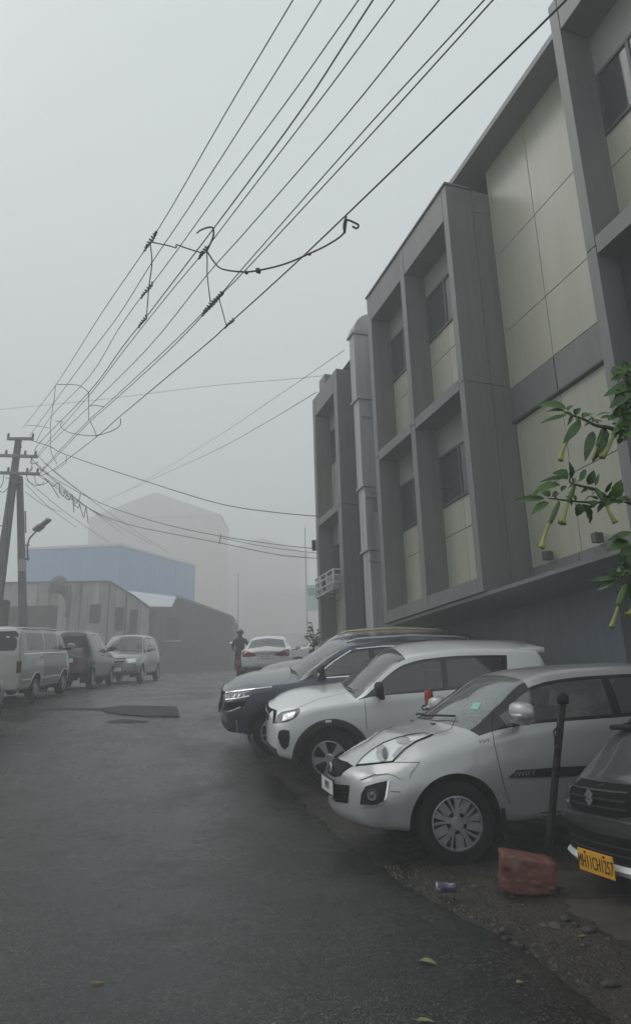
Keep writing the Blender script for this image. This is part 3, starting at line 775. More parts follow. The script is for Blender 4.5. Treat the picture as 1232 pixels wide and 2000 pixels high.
# ================================================================ poles and overhead lines
CONCP = mat('pole concrete', (.12, .118, .112), .85, var=.15, scale=4, stain=(.05, .05, .048), stain_amt=.6)
STEEL = mat('galvanised steel', (.16, .165, .165), .5, .4, var=.15)
CABLE = mat('cable sheath', (.016, .017, .018), .6, var=.2)
INSUL = mat('insulator', (.10, .06, .045), .3, var=.15)
YP = 24.0
def qpole(name, top, bot, w0, w1, parent=None):
    a, b = Vector(bot), Vector(top)
    m = MB()
    m.hexa([a + Vector((-w1, -w1*.8, 0)), a + Vector((w1, -w1*.8, 0)), a + Vector((w1, w1*.8, 0)), a + Vector((-w1, w1*.8, 0)),
            b + Vector((-w0, -w0*.8, 0)), b + Vector((w0, -w0*.8, 0)), b + Vector((w0, w0*.8, 0)), b + Vector((-w0, w0*.8, 0))])
    return m.build(name, CONCP, parent, bevel=.02)
p1 = empty('utility_pole', (0, 0, 0), None, 'leaning concrete power pole with three steel cross arms full of wires, left edge', 'pole')
tp, md = px(37, 858, YP), px(3, 1115, YP)
dz = (tp - md) / (tp.z - md.z); bt = tp - dz * (tp.z - ground_z(-11, YP) + .3)
qpole('shaft', tp, bt, .10, .19, p1)
arms = [(15, 66, 857, 857), (-14, 74, 889, 892), (-10, 78, 923, 926)]
armpts = []
for k, (x0, x1, y0, y1) in enumerate(arms):
    a, b = px(x0, y0, YP - .16), px(x1, y1, YP - .16)
    m = MB(); m.hexa([a + Vector((0, -.04, -.05)), b + Vector((0, -.04, -.05)), b + Vector((0, .04, -.05)), a + Vector((0, .04, -.05)), a + Vector((0, -.04, .05)), b + Vector((0, -.04, .05)), b + Vector((0, .04, .05)), a + Vector((0, .04, .05))])
    m.build('cross_arm', STEEL, p1)
    for t in ((.03, .97) if k == 0 else (.04, .3, .72, .95)):
        q = a.lerp(b, t)
        MB().lathe([(.05, .02), (.08, .05), (.11, .03), (.14, .055), (.17, .03), (.20, .045), (.23, 0)], 10, 'z', q).build('insulator', INSUL, p1, smooth=True)
MB().tube([px(22, 940, YP - .2), px(15, 1000, YP - .2), px(13, 1100, YP - .2)], .02, 5).build('conduit', CABLE, p1)
for y in (1027, 1049):
    q, r_ = px(-6, y, YP - .2), px(17, y, YP - .2); MB().tube([q, r_], .02, 5).build('clamp', STEEL, p1)
# loops of slack cable round the cross arms
rnd = random.Random(3)
for k in range(9):
    x0, y0 = rnd.uniform(5, 70), rnd.choice((862, 892, 926)); x1, y1 = x0 + rnd.uniform(-30, 45), y0 + rnd.uniform(8, 38)
    pts = []
    for i in range(9):
        t = i / 8; pts.append(px(x0 + (x1 - x0) * t + 4 * math.sin(6 * t + k), y0 + (y1 - y0) * math.sin(t * 2.4) , YP - .3 - .2 * math.sin(3 * t)))
    MB().tube(pts, .012, 5).build('slack_cable', CABLE, p1, smooth=True)
p2 = empty('strut_pole', (0, 0, 0), None, 'shorter concrete pole propping the leaning power pole and carrying a street lamp', 'pole')
tp, md = px(39, 930, YP + .2), px(45, 1180, YP + .2)
dz = (tp - md) / (tp.z - md.z); bt = tp - dz * (tp.z - ground_z(-11, YP) + .3)
qpole('shaft', tp, bt, .10, .135, p2)
MB().tube([px(24, 943, YP), px(46, 942, YP)], .04, 6).build('clamp', STEEL, p2)
MB().tube([px(50, 998, YP), px(51, 1040, YP)], .03, 6).build('conduit', STEEL, p2)
p = px(43, 1103, YP); m = MB().box((p.x - .12, YP + .0, p.z - .22), (p.x + .12, YP + .09, p.z + .2)).build('plate', mat('pole number paint', (.3, .3, .28), .7, var=.3, scale=12), p2)
# street lamp on its bracket
sl = empty('street_lamp', (0, 0, 0), None, 'grey street lamp on a bent arm on the shorter pole', 'street lamp')
MB().tube([px(55, 1095, YP - .1), px(54, 1065, YP - .1), px(58, 1052, YP - .2), px(66, 1043, YP - .4), px(75, 1034, YP - .6)], .03, 8).build('arm', STEEL, sl, smooth=True)
for y in (1065, 1091): MB().tube([px(45, y, YP), px(58, y, YP - .1)], .025, 6).build('bracket', STEEL, sl)
a, b = px(71, 1036, YP - .55), px(97, 1015, YP - 1.1)
d = (b - a); L_ = d.length; m = MB(); rbox(m, (-.02, -.14, -.05), (L_ * .45, .14, .07), .04); rbox(m, (L_ * .42, -.10, -.03), (L_, .10, .06), .03)
o = m.build('lamp_head', mat('lamp housing', (.22, .225, .225), .5), sl, auto=40)
o.matrix_world = Matrix.Translation(a) @ d.to_track_quat('X', 'Z').to_matrix().to_4x4()
# overhead wires: pixel tracks surveyed from the photograph, distance follows a straight run from the pole to above the camera
tracks = [
    ([(45, 836), (109, 753), (200, 610), (305, 455), (440, 222), (572, 0)], 9.0),
    ([(58, 852), (105, 788), (169, 700), (230, 619), (295, 516), (373, 400), (500, 202), (627, 0)], 8.8),
    ([(72, 862), (99, 815), (175, 736), (230, 646), (277, 579), (300, 551), (352, 481), (410, 400), (555, 205), (700, 0)], 8.5),
    ([(70, 885), (76, 867), (175, 765), (238, 680), (289, 615), (360, 522), (452, 400), (590, 212), (728, 0)], 8.2),
    ([(74, 890), (85, 874), (175, 772), (246, 680), (330, 574), (394, 497), (468, 400), (620, 202), (770, 0)], 8.0),
    ([(74, 893), (100, 865), (175, 794), (289, 680), (402, 540), (480, 452), (670, 232), (857, 0)], 7.6),
    ([(76, 926), (115, 882), (175, 820), (204, 794), (327, 680), (425, 581), (480, 517), (715, 250), (945, 0)], 7.2),
    ([(76, 928), (118, 884), (178, 822), (208, 796), (335, 680), (433, 575), (480, 527), (725, 262), (962, 0)], 7.0),
    ([(78, 930), (105, 917), (187, 855), (234, 814), (394, 680), (442, 637), (560, 530), (676, 420), (890, 212), (1105, 0)], 6.4)]
pos_name = ['leftmost', 'second from left', 'third from left', 'fourth from left', 'fifth from left', 'sixth from left', 'seventh from left', 'eighth from left', 'rightmost']
WY = []
def smooth_pts(P, n=6):
    """Catmull-Rom through the points"""
    out = []
    P = [Vector(p) for p in P]
    for i in range(len(P) - 1):
        p0, p1_, p2_, p3 = P[max(i-1, 0)], P[i], P[i+1], P[min(i+2, len(P)-1)]
        for k in range(n):
            t = k / n
            out.append(.5 * ((2*p1_) + (p2_ - p0)*t + (2*p0 - 5*p1_ + 4*p2_ - p3)*t*t + (3*p1_ - p0 - 3*p2_ + p3)*t**3))
    return out + [P[-1]]
for k, (tr, ztop) in enumerate(tracks):
    P0 = np.array(tr, float); l = np.r_[0, np.cumsum(np.hypot(*np.diff(P0, axis=0).T))]; l /= l[-1]
    kk = px(tr[-1][0], tr[-1][1], 1).z - EYE
    Ye = (ztop - EYE) / kk
    Ya = YP - .2
    f = lambda t: 1 / ((1 - t) / Ya + t / Ye)
    WY.append((P0, l, f))
    pts = [px(x, y, f(t)) for (x, y), t in zip(tr, l)]
    d = pts[-1] - pts[-2]
    pts.append(pts[-1] + d.normalized() * 5); pts.append(pts[-2] + d.normalized() * 12 + Vector((0, 0, .2)))
    tag(MB().tube(smooth_pts(pts, 4), .0075 if k not in (3, 8) else .0095, 6).build('overhead_wire', CABLE, smooth=True), 'overhead wire, ' + pos_name[k] + ' of the nine that leave by the top edge', 'wire', 'overhead wires from the leaning pole')
def wpt(k, x):
    P0, l, f = WY[k]
    t = float(np.interp(x, P0[:, 0], l)); y = float(np.interp(x, P0[:, 0], P0[:, 1]))
    return px(x, y, f(t)), f(t)
def hang(name, label, pts, r=.008, group='spacer cables hung between the overhead wires'):
    """pts: (x, y, wire index or None)"""
    ys = []; known = [(i, wpt(p[2], p[0])[1]) for i, p in enumerate(pts) if p[2] is not None]
    Ys_ = np.interp(range(len(pts)), [a for a, _ in known], [b for _, b in known])
    P = [px(p[0], p[1], Y) for p, Y in zip(pts, Ys_)]
    return tag(MB().tube(smooth_pts(P, 5), r, 6).build(name, CABLE, smooth=True), label, 'cable', group)
def tie(k, x0, x1, turns=5, r=.022):
    """binding wound round a wire"""
    a, _ = wpt(k, x0); b, _ = wpt(k, x1); d = (b - a); u = d.normalized().orthogonal().normalized(); v = d.normalized().cross(u)
    P = []
    n = turns * 8
    for i in range(n + 1):
        t = i / n; an = 2 * math.pi * turns * t; rr = r * (.75 + .4 * math.sin(i * 1.7))
        P.append(a + d * t + (u * math.cos(an) + v * math.sin(an)) * rr)
    return MB().tube(P, .010, 5)
NEAR = 'spacer cable nearest to the camera, '
hang('spacer_cable', NEAR + 'dropping from the leftmost wire to the fourth', [(294, 478, 0), (297, 515, 1), (291, 562, 2), (288, 600, None), (286, 617, 3)])
hang('spacer_cable', NEAR + 'running level from the leftmost wire to the fifth', [(297, 473, 0), (330, 480, None), (344, 484, None), (345, 478, None), (362, 484, None), (394, 494, 4)])
hang('spacer_cable', NEAR + 'dropping from the fifth wire to the seventh', [(404, 488, 4), (405, 512, None), (405, 538, 5), (411, 590, 6)])
hang('spacer_cable', NEAR + 'short piece between the eighth wire and the rightmost', [(427, 580, 7), (434, 605, None), (442, 636, 8)])
hang('slack_cable', 'slack cable drooping from the fifth wire across to the rightmost wire', [(404, 490, 4), (420, 514, None), (436, 526, None), (475, 531, None), (505, 528, None), (555, 516, None), (605, 495, None), (640, 478, None), (669, 458, None), (674, 440, None), (676, 422, 8)], .010, None)
hang('cable_tail', 'twisted black cable tail bound to the fourth wire', [(385, 455, 3), (395, 448, None), (414, 444, 3), (417, 460, None), (410, 478, None), (403, 492, 4)], .011, None)
hang('cable_tail', 'twisted black cable tail hooked on the rightmost wire', [(676, 422, 8), (671, 440, None), (673, 455, 8), (675, 440, None), (678, 430, None), (690, 434, None), (700, 440, None), (696, 446, None), (688, 442, None)], .011, None)
for i, (k, x0, x1, n, w) in enumerate([(0, 283, 306, 7, 'leftmost wire'), (2, 276, 299, 6, 'third wire'), (3, 271, 287, 5, 'fourth wire'), (4, 389, 404, 5, 'fifth wire'), (6, 396, 434, 9, 'seventh wire'), (7, 396, 437, 8, 'eighth wire'), (8, 440, 457, 4, 'rightmost wire')]):
    tag(tie(k, x0, x1, n).build('wire_binding', CABLE, smooth=True), 'wire binding wound round the ' + w + ' at the nearest spacer', 'binding', 'wire bindings')
for (x, y, w) in ((505, 528, 'larger'), (481, 532, 'smaller'), (604, 496, 'far')):
    pass
def lump(x, y, Y, r, label):
    m = MB(); bm = bmesh.new(); bmesh.ops.create_icosphere(bm, subdivisions=2, radius=r)
    for v in bm.verts: v.co *= 1 + .5 * mnoise.noise(v.co * 40)
    bm.verts.ensure_lookup_table(); m.add([v.co + px(x, y, Y) for v in bm.verts], [[v.index for v in f.verts] for f in bm.faces]); bm.free()
    tag(m.build('cable_joint', CABLE), label, 'cable joint', 'taped joints on the slack cable')
YJ = wpt(6, 505)[1]
lump(505, 529, YJ, .035, 'larger taped joint on the drooping slack cable'); lump(481, 532, YJ, .024, 'small taped joint left of the larger one on the slack cable'); lump(604, 496, wpt(8, 604)[1], .02, 'small taped joint on the slack cable near the rightmost wire')
# second and third spacers farther up the line
MID = 'spacer cable, second set towards the pole, '
hang('spacer_cable', MID + 'dropping from the leftmost wire', [(109, 753, 0), (107, 775, 1), (101, 815, 2), (98, 845, 3)])
hang('spacer_cable', MID + 'running level to the fifth wire', [(112, 751, 0), (130, 751, None), (155, 753, None), (174, 766, 4)])
hang('spacer_cable', MID + 'dropping from the fifth wire to the seventh', [(174, 766, 4), (174, 794, 5), (174, 822, 6)])
hang('spacer_cable', MID + 'short piece above the seventh wire', [(175, 793, 5), (190, 792, None), (204, 795, 6)])
hang('spacer_cable', MID + 'lowest piece down to the rightmost wire', [(176, 822, 7), (186, 842, None), (189, 854, 8)])
hang('slack_cable', 'slack cable sagging below the second spacer set to the rightmost wire', [(110, 823, 3), (122, 824, None), (119, 833, None), (140, 846, None), (180, 851, None), (210, 845, None), (233, 833, None), (236, 818, 8)], .009, None)
FAR = 'spacer cable, set closest to the pole, '
hang('spacer_cable', FAR + 'running level from the leftmost wire', [(52, 831, 0), (75, 832, None), (96, 836, 2)])
hang('spacer_cable', FAR + 'dropping past the fifth wire', [(100, 845, 3), (100, 880, None), (112, 906, 8)])
hang('spacer_cable', FAR + 'short hook under the rightmost wire', [(104, 920, 8), (118, 912, None), (130, 903, None), (130, 891, 8)])
# service cables
def service(label, pts, r, n=5, group='service cables from the pole'):
    P = [px(x, y, Y) for x, y, Y in pts]
    tag(MB().tube(smooth_pts(P, n), r, 5).build('service_cable', CABLE, smooth=True), label, 'cable', group)
service('thick service cable from the pole top to the far corner of the grey building', [(62, 860, 24), (100, 873, 23.8), (135, 890, 23.5), (300, 945, 22), (430, 984, 20.9), (530, 1000, 20.1), (616, 1008, 19.4)], .013)
service('upper of two paired service cables running low to the grey building', [(75, 915, 24), (180, 975, 23.3), (300, 1018, 22), (430, 1047, 20.8), (560, 1066, 20), (624, 1072, 19.4)], .010)
service('lower of two paired service cables running low to the grey building', [(75, 928, 24), (160, 985, 23.4), (250, 1024, 22.6), (428, 1060, 20.8), (540, 1083, 20), (624, 1091, 19.4)], .010)
service('thin service cable between the two paired cables', [(430, 1050, 20.8), (520, 1068, 20.2), (624, 1081, 19.4)], .008)
service('short vertical tie joining the two paired service cables', [(432, 1043, 20.8), (428, 1062, 20.8)], .012, 2)
service('thin wire crossing the whole sky from the left edge to the grey building', [(-60, 808, 30), (0, 800, 29), (200, 780, 26), (400, 755, 23), (560, 741, 20.6), (640, 733, 19.4)], .007)
service('faint wire rising from the fog to the roof of the far block', [(180, 990, 60), (300, 935, 45), (420, 880, 33), (520, 825, 26), (618, 766, 20)], .012)
service('faintest wire rising from the fog to the parapet of the far block', [(240, 965, 60), (400, 868, 38), (540, 775, 26), (672, 684, 19)], .010)
fan = [((72, 905), (245, 1045), 40), ((72, 908), (200, 1010), 36), ((76, 925), (300, 1065), 41), ((50, 935), (215, 1060), 40), ((50, 945), (150, 1030), 34), ((50, 960), (120, 1000), 33), ((88, 905), (330, 1080), 41), ((74, 890), (180, 975), 30)]
for i, ((x0, y0), (x1, y1), Y1) in enumerate(fan):
    mx, my = (x0 + x1) / 2, (y0 + y1) / 2 + 6
    tag(MB().tube(smooth_pts([px(x0, y0, 24), px(mx, my, (24 * 2 + Y1) / 3), px(x1, y1, Y1)], 6), .010, 5).build('service_cable', CABLE, smooth=True), 'thin service cable fanning out from the leaning pole towards the houses', 'cable', 'fan of thin cables behind the leaning pole')
# knotted bunch below the pole
for i in range(5):
    x0, y0 = 85 + i * 16 + rnd.uniform(-4, 4), 935 + i * 12
    P = [px(x0 + 6 * j + rnd.uniform(-3, 3), y0 + 6 * j * rnd.uniform(-.4, 1.6), 24 + .1 * j) for j in range(6)]
    tag(MB().tube(smooth_pts(P, 4), .014, 5).build('cable_bunch', CABLE, smooth=True), 'tangled bunch of cable hanging in the service lines right of the pole', 'cable', 'tangled bunches of cable')
# ================================================================ cars
ROWS = dict(b=5, c1=5, low=5, c2=6, mid=7, c3=5, gh=12, c4=5, top=12)
def section(S, x):
    w = float(S['wid'](x)); zb = float(S['belt'](x)); zt = float(S['top'](x)); wr = float(S['roofw'](x)); zo = float(S['bot'](x))
    zb = min(zb, zt - .03)
    cr = float(S['crown'](x))
    yb = w - S.get('shoulder', .035)
    wr = min(wr, yb - .02)
    zs4 = max(zt - cr, zb + .012)
    zm = zo + (zb - zo) * S.get('mid', .58)
    yl = w - S.get('tuck', .07)
    P = [Vector((0, zo)), Vector((yl, zo)), Vector((w, zm)), Vector((yb, zb)), Vector((wr, zs4))]
    rad = [0, .07, S.get('r2', .2), S.get('r3', .05), S.get('r4', .07)]
    pts = []
    def seg_cut(i, j):
        d = (P[j] - P[i]).length
        return min(rad[i], d * .42)
    ents = []
    def arc(i, n):
        a, b = P[i-1], P[i+1] if i + 1 < len(P) else None
        if b is None:  # S4 towards the crown
            b = Vector((0, zt))
        ra = min(rad[i], (P[i] - a).length * .42, (P[i] - b).length * .42)
        A = P[i] + (a - P[i]).normalized() * ra
        if i == 4:
            yy = wr - ra
            B = Vector((yy, zt - (zt - zs4) * (yy / wr) ** 2))
        else:
            B = P[i] + (b - P[i]).normalized() * ra
        return A, B, [(1-t)**2 * A + 2*t*(1-t) * P[i] + t*t * B for t in [k / (n - 1) for k in range(n)]]
    arcs = {i: arc(i, ROWS[k]) for i, k in ((1, 'c1'), (2, 'c2'), (3, 'c3'), (4, 'c4'))}
    def lin(a, b, n): return [a + (b - a) * (k / n) for k in range(1, n)]
    out = [P[0]] + lin(P[0], arcs[1][0], ROWS['b']) + arcs[1][2]
    out += lin(arcs[1][1], arcs[2][0], ROWS['low']) + arcs[2][2]
    out += lin(arcs[2][1], arcs[3][0], ROWS['mid']) + arcs[3][2]
    g = lin(arcs[3][1], arcs[4][0], ROWS['gh'])
    bow = S.get('bow', .012) * min(1, (zt - zb) / .4)
    for k, p in enumerate(g):
        t = (k + 1) / ROWS['gh']; p = p.copy(); p.x += bow * 4 * t * (1 - t); g[k] = p
    out += g + arcs[4][2]
    B = arcs[4][1]
    for k in range(1, ROWS['top'] + 1):
        y = B.x * (1 - k / ROWS['top'])
        out.append(Vector((y, zt - (zt - zs4) * (y / wr) ** 2)))
    return out
J = {}
_j = 0
for _k in ('b', 'c1', 'low', 'c2', 'mid', 'c3', 'gh', 'c4', 'top'):
    pass
J['c1'] = ROWS['b']; J['low'] = J['c1'] + ROWS['c1'] - 1
J['c2'] = J['low'] + ROWS['low']; J['mid'] = J['c2'] + ROWS['c2'] - 1
J['c3'] = J['mid'] + ROWS['mid']; J['gh'] = J['c3'] + ROWS['c3'] - 1
J['c4'] = J['gh'] + ROWS['gh']; J['top'] = J['c4'] + ROWS['c4'] - 1
J['end'] = J['top'] + ROWS['top']

class Car:
    def __init__(s, name, S, pos, yaw, label, cat='car', group=None, steer=0.):
        s.S = S; s.L = S['L']
        s.root = empty(name, label=label, cat=cat, group=group)
        s.pos, s.yaw = pos, yaw
        z = ground_z(*pos)
        q = ground_rot(pos[0], pos[1], yaw)
        s.inv = (Matrix.Translation((pos[0], pos[1], z)) @ q.to_matrix().to_4x4()).inverted()
        s.build_grid()
        s.root.rotation_mode = 'QUATERNION'; s.root.rotation_quaternion = q
        # wheels stand on the slope: lift so that the lowest tyre just touches
        s.root.location = (pos[0], pos[1], z)
    def T(s, x, y, z): return (x - s.L / 2, y, z)
    def build_grid(s):
        S = s.S; L = s.L
        dense = np.linspace(0, L, 240)
        sec = [section(S, x) for x in dense]
        Y = np.array([[p.x for p in q] for q in sec]); Z = np.array([[p.y for p in q] for q in sec])
        n = S.get('nx', 104)
        base = np.linspace(0, L, n)
        snap = sorted(S.get('stations', []))
        for x in snap:
            base[np.argmin(abs(base - x))] = x
        base = np.unique(base); n = len(base)
        sl = S.get('slant', [(0, 0), (L, 0)])
        slx = np.interp(base, [a for a, _ in sl], [b for _, b in sl])
        nj = Y.shape[1]
        f = np.zeros(nj)
        f[J['gh']:J['c4'] + 1] = np.linspace(0, 1, J['c4'] - J['gh'] + 1)
        f[J['c4']:J['top'] + 1] = 1
        f[J['top']:] = np.linspace(1, 0, nj - J['top']) ** .5
        X = base[:, None] + slx[:, None] * f[None, :]
        X = np.clip(X, 0, L)
        yy = np.zeros((n, nj)); zz = np.zeros((n, nj))
        for j in range(nj):
            yy[:, j] = np.interp(X[:, j], dense, Y[:, j]); zz[:, j] = np.interp(X[:, j], dense, Z[:, j])
        wmax = max(Y.max(), .1)
        # rounded ends
        def cap(i, sgn, rf):
            cy = 0; y0, z0 = yy[i], zz[i]; zc = (z0.max() + z0.min()) / 2; hh = (z0.max() - z0.min()) / 2; ww = y0.max()
            rings = []
            for ph in (20, 40, 60, 76, 90):
                c = 1 - math.cos(R(ph)); k = math.sin(R(ph))
                rings.append((X[i] - sgn * rf * k, y0 * (1 - rf / ww * c), zc + (z0 - zc) * (1 - min(rf / hh, .9) * c)))
            x1, y1, z1 = rings[-1]
            for q in (.86, .7, .5, .25, .02):
                rings.append((x1.copy(), y1 * q, zc + (z1 - zc) * q))
            return rings
        fr = cap(0, 1, S.get('rf', .10)); rr = cap(n - 1, -1, S.get('rr', .06))
        gx = [r[0] for r in fr[::-1]] + list(X) + [r[0] for r in rr]
        gy = [r[1] for r in fr[::-1]] + list(yy) + [r[1] for r in rr]
        gz = [r[2] for r in fr[::-1]] + list(zz) + [r[2] for r in rr]
        gx, gy, gz = np.array(gx), np.array(gy), np.array(gz)
        st = np.concatenate([np.full(len(fr), -1.), base, np.full(len(rr), L + 1)])
        # nose / tail rake and plan curvature
        fade = np.clip(1 - gx / S.get('nose_len', .7), 0, 1); fade = fade * fade * (3 - 2 * fade)
        gx = gx + np.vectorize(S['nose'])(gz) * fade
        fade = np.clip(1 - (L - gx) / S.get('tail_len', .6), 0, 1); fade = fade * fade * (3 - 2 * fade)
        gx = gx - np.vectorize(S['tail'])(gz) * fade
        gx = gx + S['plan'](gx) * np.abs(gy / wmax) ** 2.3
        s.gx, s.gy, s.gz, s.st = gx, gy, gz, st
        ni = gx.shape[0]
        s.ni, s.nj = ni, nj
        # full body for ray casts
        V = []; 
        for sg in (1, -1):
            for i in range(ni):
                for j in range(nj):
                    V.append((gx[i, j], sg * gy[i, j], gz[i, j]))
        F = []
        for k in range(2):
            o = k * ni * nj
            for i in range(ni - 1):
                for j in range(nj - 1):
                    F.append((o + i*nj + j, o + i*nj + j + 1, o + (i+1)*nj + j + 1, o + (i+1)*nj + j))
        s.bvh = BVHTree.FromPolygons(V, F)
        s.partition()
    def partition(s):
        S = s.S
        wins = S.get('windows', [])       # (name, x0, x1, j0, j1) by station
        tagm = {}
        ni, nj = s.ni, s.nj
        groups = {}
        arches = S['axles']; ra = S['arch_r']
        GX, GY, GZ = s.gx.copy(), s.gy, s.gz.copy()
        keep = {}
        for i in range(ni - 1):
            a, b = s.st[i], s.st[i+1]; xm = (a + b) / 2
            for j in range(nj - 1):
                cx = GX[i:i+2, j:j+2].mean(); cz = GZ[i:i+2, j:j+2].mean(); cy = GY[i:i+2, j:j+2].mean()
                t = None
                if j < J['c3'] + 2 and cy > .45:
                    for ax in arches:
                        if (cx - ax) ** 2 + (cz - S['wheel_r']) ** 2 < ra * ra: t = 'cut'
                if t is None:
                    for (nm, x0, x1, j0, j1) in wins:
                        if x0 <= xm <= x1 and j0 <= j < j1: t = nm; break
                if t is None:
                    for (nm, x0, x1, j0, j1) in S.get('panels', []):
                        if x0 <= xm <= x1 and j0 <= j < j1: t = nm; break
                keep[i, j] = t or 'body'
        # snap arch edge
        for (i, j), t in keep.items():
            if t == 'cut':
                for di in (0, 1):
                    for dj in (0, 1):
                        ii, jj = i + di, j + dj
                        nb = [(ii-1, jj-1), (ii-1, jj), (ii, jj-1), (ii, jj)]
                        if any(keep.get(q, 'body') != 'cut' for q in nb if q in keep):
                            ax = min(arches, key=lambda q: abs(q - GX[ii, jj]))
                            d = Vector((s.gx[ii, jj] - ax, s.gz[ii, jj] - S['wheel_r']))
                            if d.length > .05 and jj >= J['c1'] + 2:
                                d = d.normalized() * ra
                                GX[ii, jj] = ax + d.x; GZ[ii, jj] = S['wheel_r'] + d.y
        s.parts = {}
        for sg in (1, -1):
            for (i, j), t in keep.items():
                if t == 'cut': continue
                both = t in S.get('joined', ('body', 'hood', 'windscreen', 'rear_window', 'roof', 'tailgate', 'front_bumper', 'sill_cladding', 'black_nose'))
                key = t if both else (t, sg)
                d = s.parts.setdefault(key, ([], [], {}))
                q = []
                for (ii, jj) in ((i, j), (i, j+1), (i+1, j+1), (i+1, j)):
                    kk = (ii, jj, sg if GY[ii, jj] > 1e-5 else 0)
                    if kk not in d[2]:
                        d[2][kk] = len(d[0]); d[0].append(s.T(GX[ii, jj], sg * GY[ii, jj], GZ[ii, jj]))
                    q.append(d[2][kk])
                if sg < 0: q = q[::-1]
                if len(set(q)) >= 3:
                    qq = []
                    for v in q:
                        if v not in qq: qq.append(v)
                    d[1].append(tuple(qq))
        s.obj = {}
        order = sorted(s.parts, key=lambda k: 0 if k == 'body' else (1 if 'door' in str(k) else 2))
        for key in order:
            t = key if isinstance(key, str) else key[0]
            v, f, _ = s.parts[key]
            me = bpy.data.meshes.new(t); me.from_pydata(v, [], f); me.update()
            me.polygons.foreach_set('use_smooth', [True] * len(me.polygons))
            nm, mm = S['mats'].get(t, (t, S['paint']))
            par = s.root
            if t == 'window_front': par = s.obj.get(('door', key[1]), par)
            if t == 'window_rear': par = s.obj.get(('rear_door', key[1]), par)
            o = link(nm, me, mm, par)
            s.obj[key] = o
            if isinstance(key, tuple): s.obj.setdefault((key[0], key[1]), o)
    # ---- features laid on the skin
    def hit(s, o, d):
        loc, n, idx, dist = s.bvh.ray_cast(Vector(o), Vector(d).normalized())
        if loc is None: return None, None
        if n.dot(Vector(d)) > 0: n = -n
        return loc, n
    def pt(s, p, sg=-1):
        k, a, b = p
        if k == 'f': return s.hit((-3, a * -sg if False else a, b), (1, 0, 0))
        if k == 'r': return s.hit((s.L + 3, a, b), (-1, 0, 0))
        if k == 's': return s.hit((a, sg * 3, b), (0, -sg, 0))
        if k == 'c':       # sight line of a photograph pixel, in car space
            o = s.inv @ Vector((0, 0, EYE)); d = s.inv.to_3x3() @ (px(a, b, 8) - Vector((0, 0, EYE)))
            h, n = s.hit((o.x + s.L / 2, o.y, o.z), d)
            if h is not None and sg > 0: h = Vector((h.x, -h.y, h.z)); n = Vector((n.x, -n.y, n.z))
            return h, n
        if k == 't': return s.hit((a, b, 4), (0, 0, -1))
    def patch(s, name, outline, mat_, D, off=.004, parent=None, sg=None, res=.035, depth=.02, sides=(1, -1)):
        """skin-hugging panel; outline points ('f',y,z) ('s',x,z) ('r',y,z); D = viewing direction for the left (-y) side; mirrored for the other"""
        made = []
        for k in sides:
            if D == 'view':
                o = s.inv @ Vector((0, 0, EYE)); mp = outline[0]
                d = s.inv.to_3x3() @ (px(sum(p[1] for p in outline) / len(outline), sum(p[2] for p in outline) / len(outline), 8) - Vector((0, 0, EYE)))
                d = Vector((d.x, d.y * (-k), d.z)).normalized()
            else: d = Vector((D[0], D[1] * (-k), D[2])).normalized()     # D given for side -1 (left)
            up = Vector((0, 0, 1)); U = up.cross(d).normalized(); Vv = d.cross(U).normalized()
            pts = []
            for p in outline:
                q = p
                if p[0] in 'fr': q = (p[0], p[1] * (1 if k < 0 else -1), p[2])
                if p[0] == 't': q = (p[0], p[1], p[2] * (1 if k < 0 else -1))
                h, n_ = s.pt(q, k)
                if h is None: continue
                pts.append(h)
            if len(pts) < 3: continue
            bm = bmesh.new()
            vs = [bm.verts.new((h.dot(U), h.dot(Vv), 0)) for h in pts]
            es = [bm.edges.new((vs[i], vs[(i + 1) % len(vs)])) for i in range(len(vs))]
            bmesh.ops.triangle_fill(bm, use_beauty=True, edges=es)
            for _ in range(6):
                le = [e for e in bm.edges if e.calc_length() > res]
                if not le: break
                bmesh.ops.subdivide_edges(bm, edges=le, cuts=1)
                bmesh.ops.triangulate(bm, faces=bm.faces[:])
            bad = []
            for v in bm.verts:
                o = U * v.co.x + Vv * v.co.y - d * 6
                h, n_ = s.hit(o, d)
                if h is None: bad.append(v); continue
                v.co = Vector(s.T(*(h + n_ * off)))
            bmesh.ops.delete(bm, geom=bad, context='VERTS')
            if depth:
                be = [e for e in bm.edges if len(e.link_faces) == 1]
                r = bmesh.ops.extrude_edge_only(bm, edges=be)
                for v in r['geom']:
                    if isinstance(v, bmesh.types.BMVert): v.co += d * depth
            bmesh.ops.recalc_face_normals(bm, faces=bm.faces[:])
            me = bpy.data.meshes.new(name); bm.to_mesh(me); bm.free()
            par = parent(k) if callable(parent) else (parent or s.root)
            made.append(link(name, me, mat_, par, auto=50))
        return made
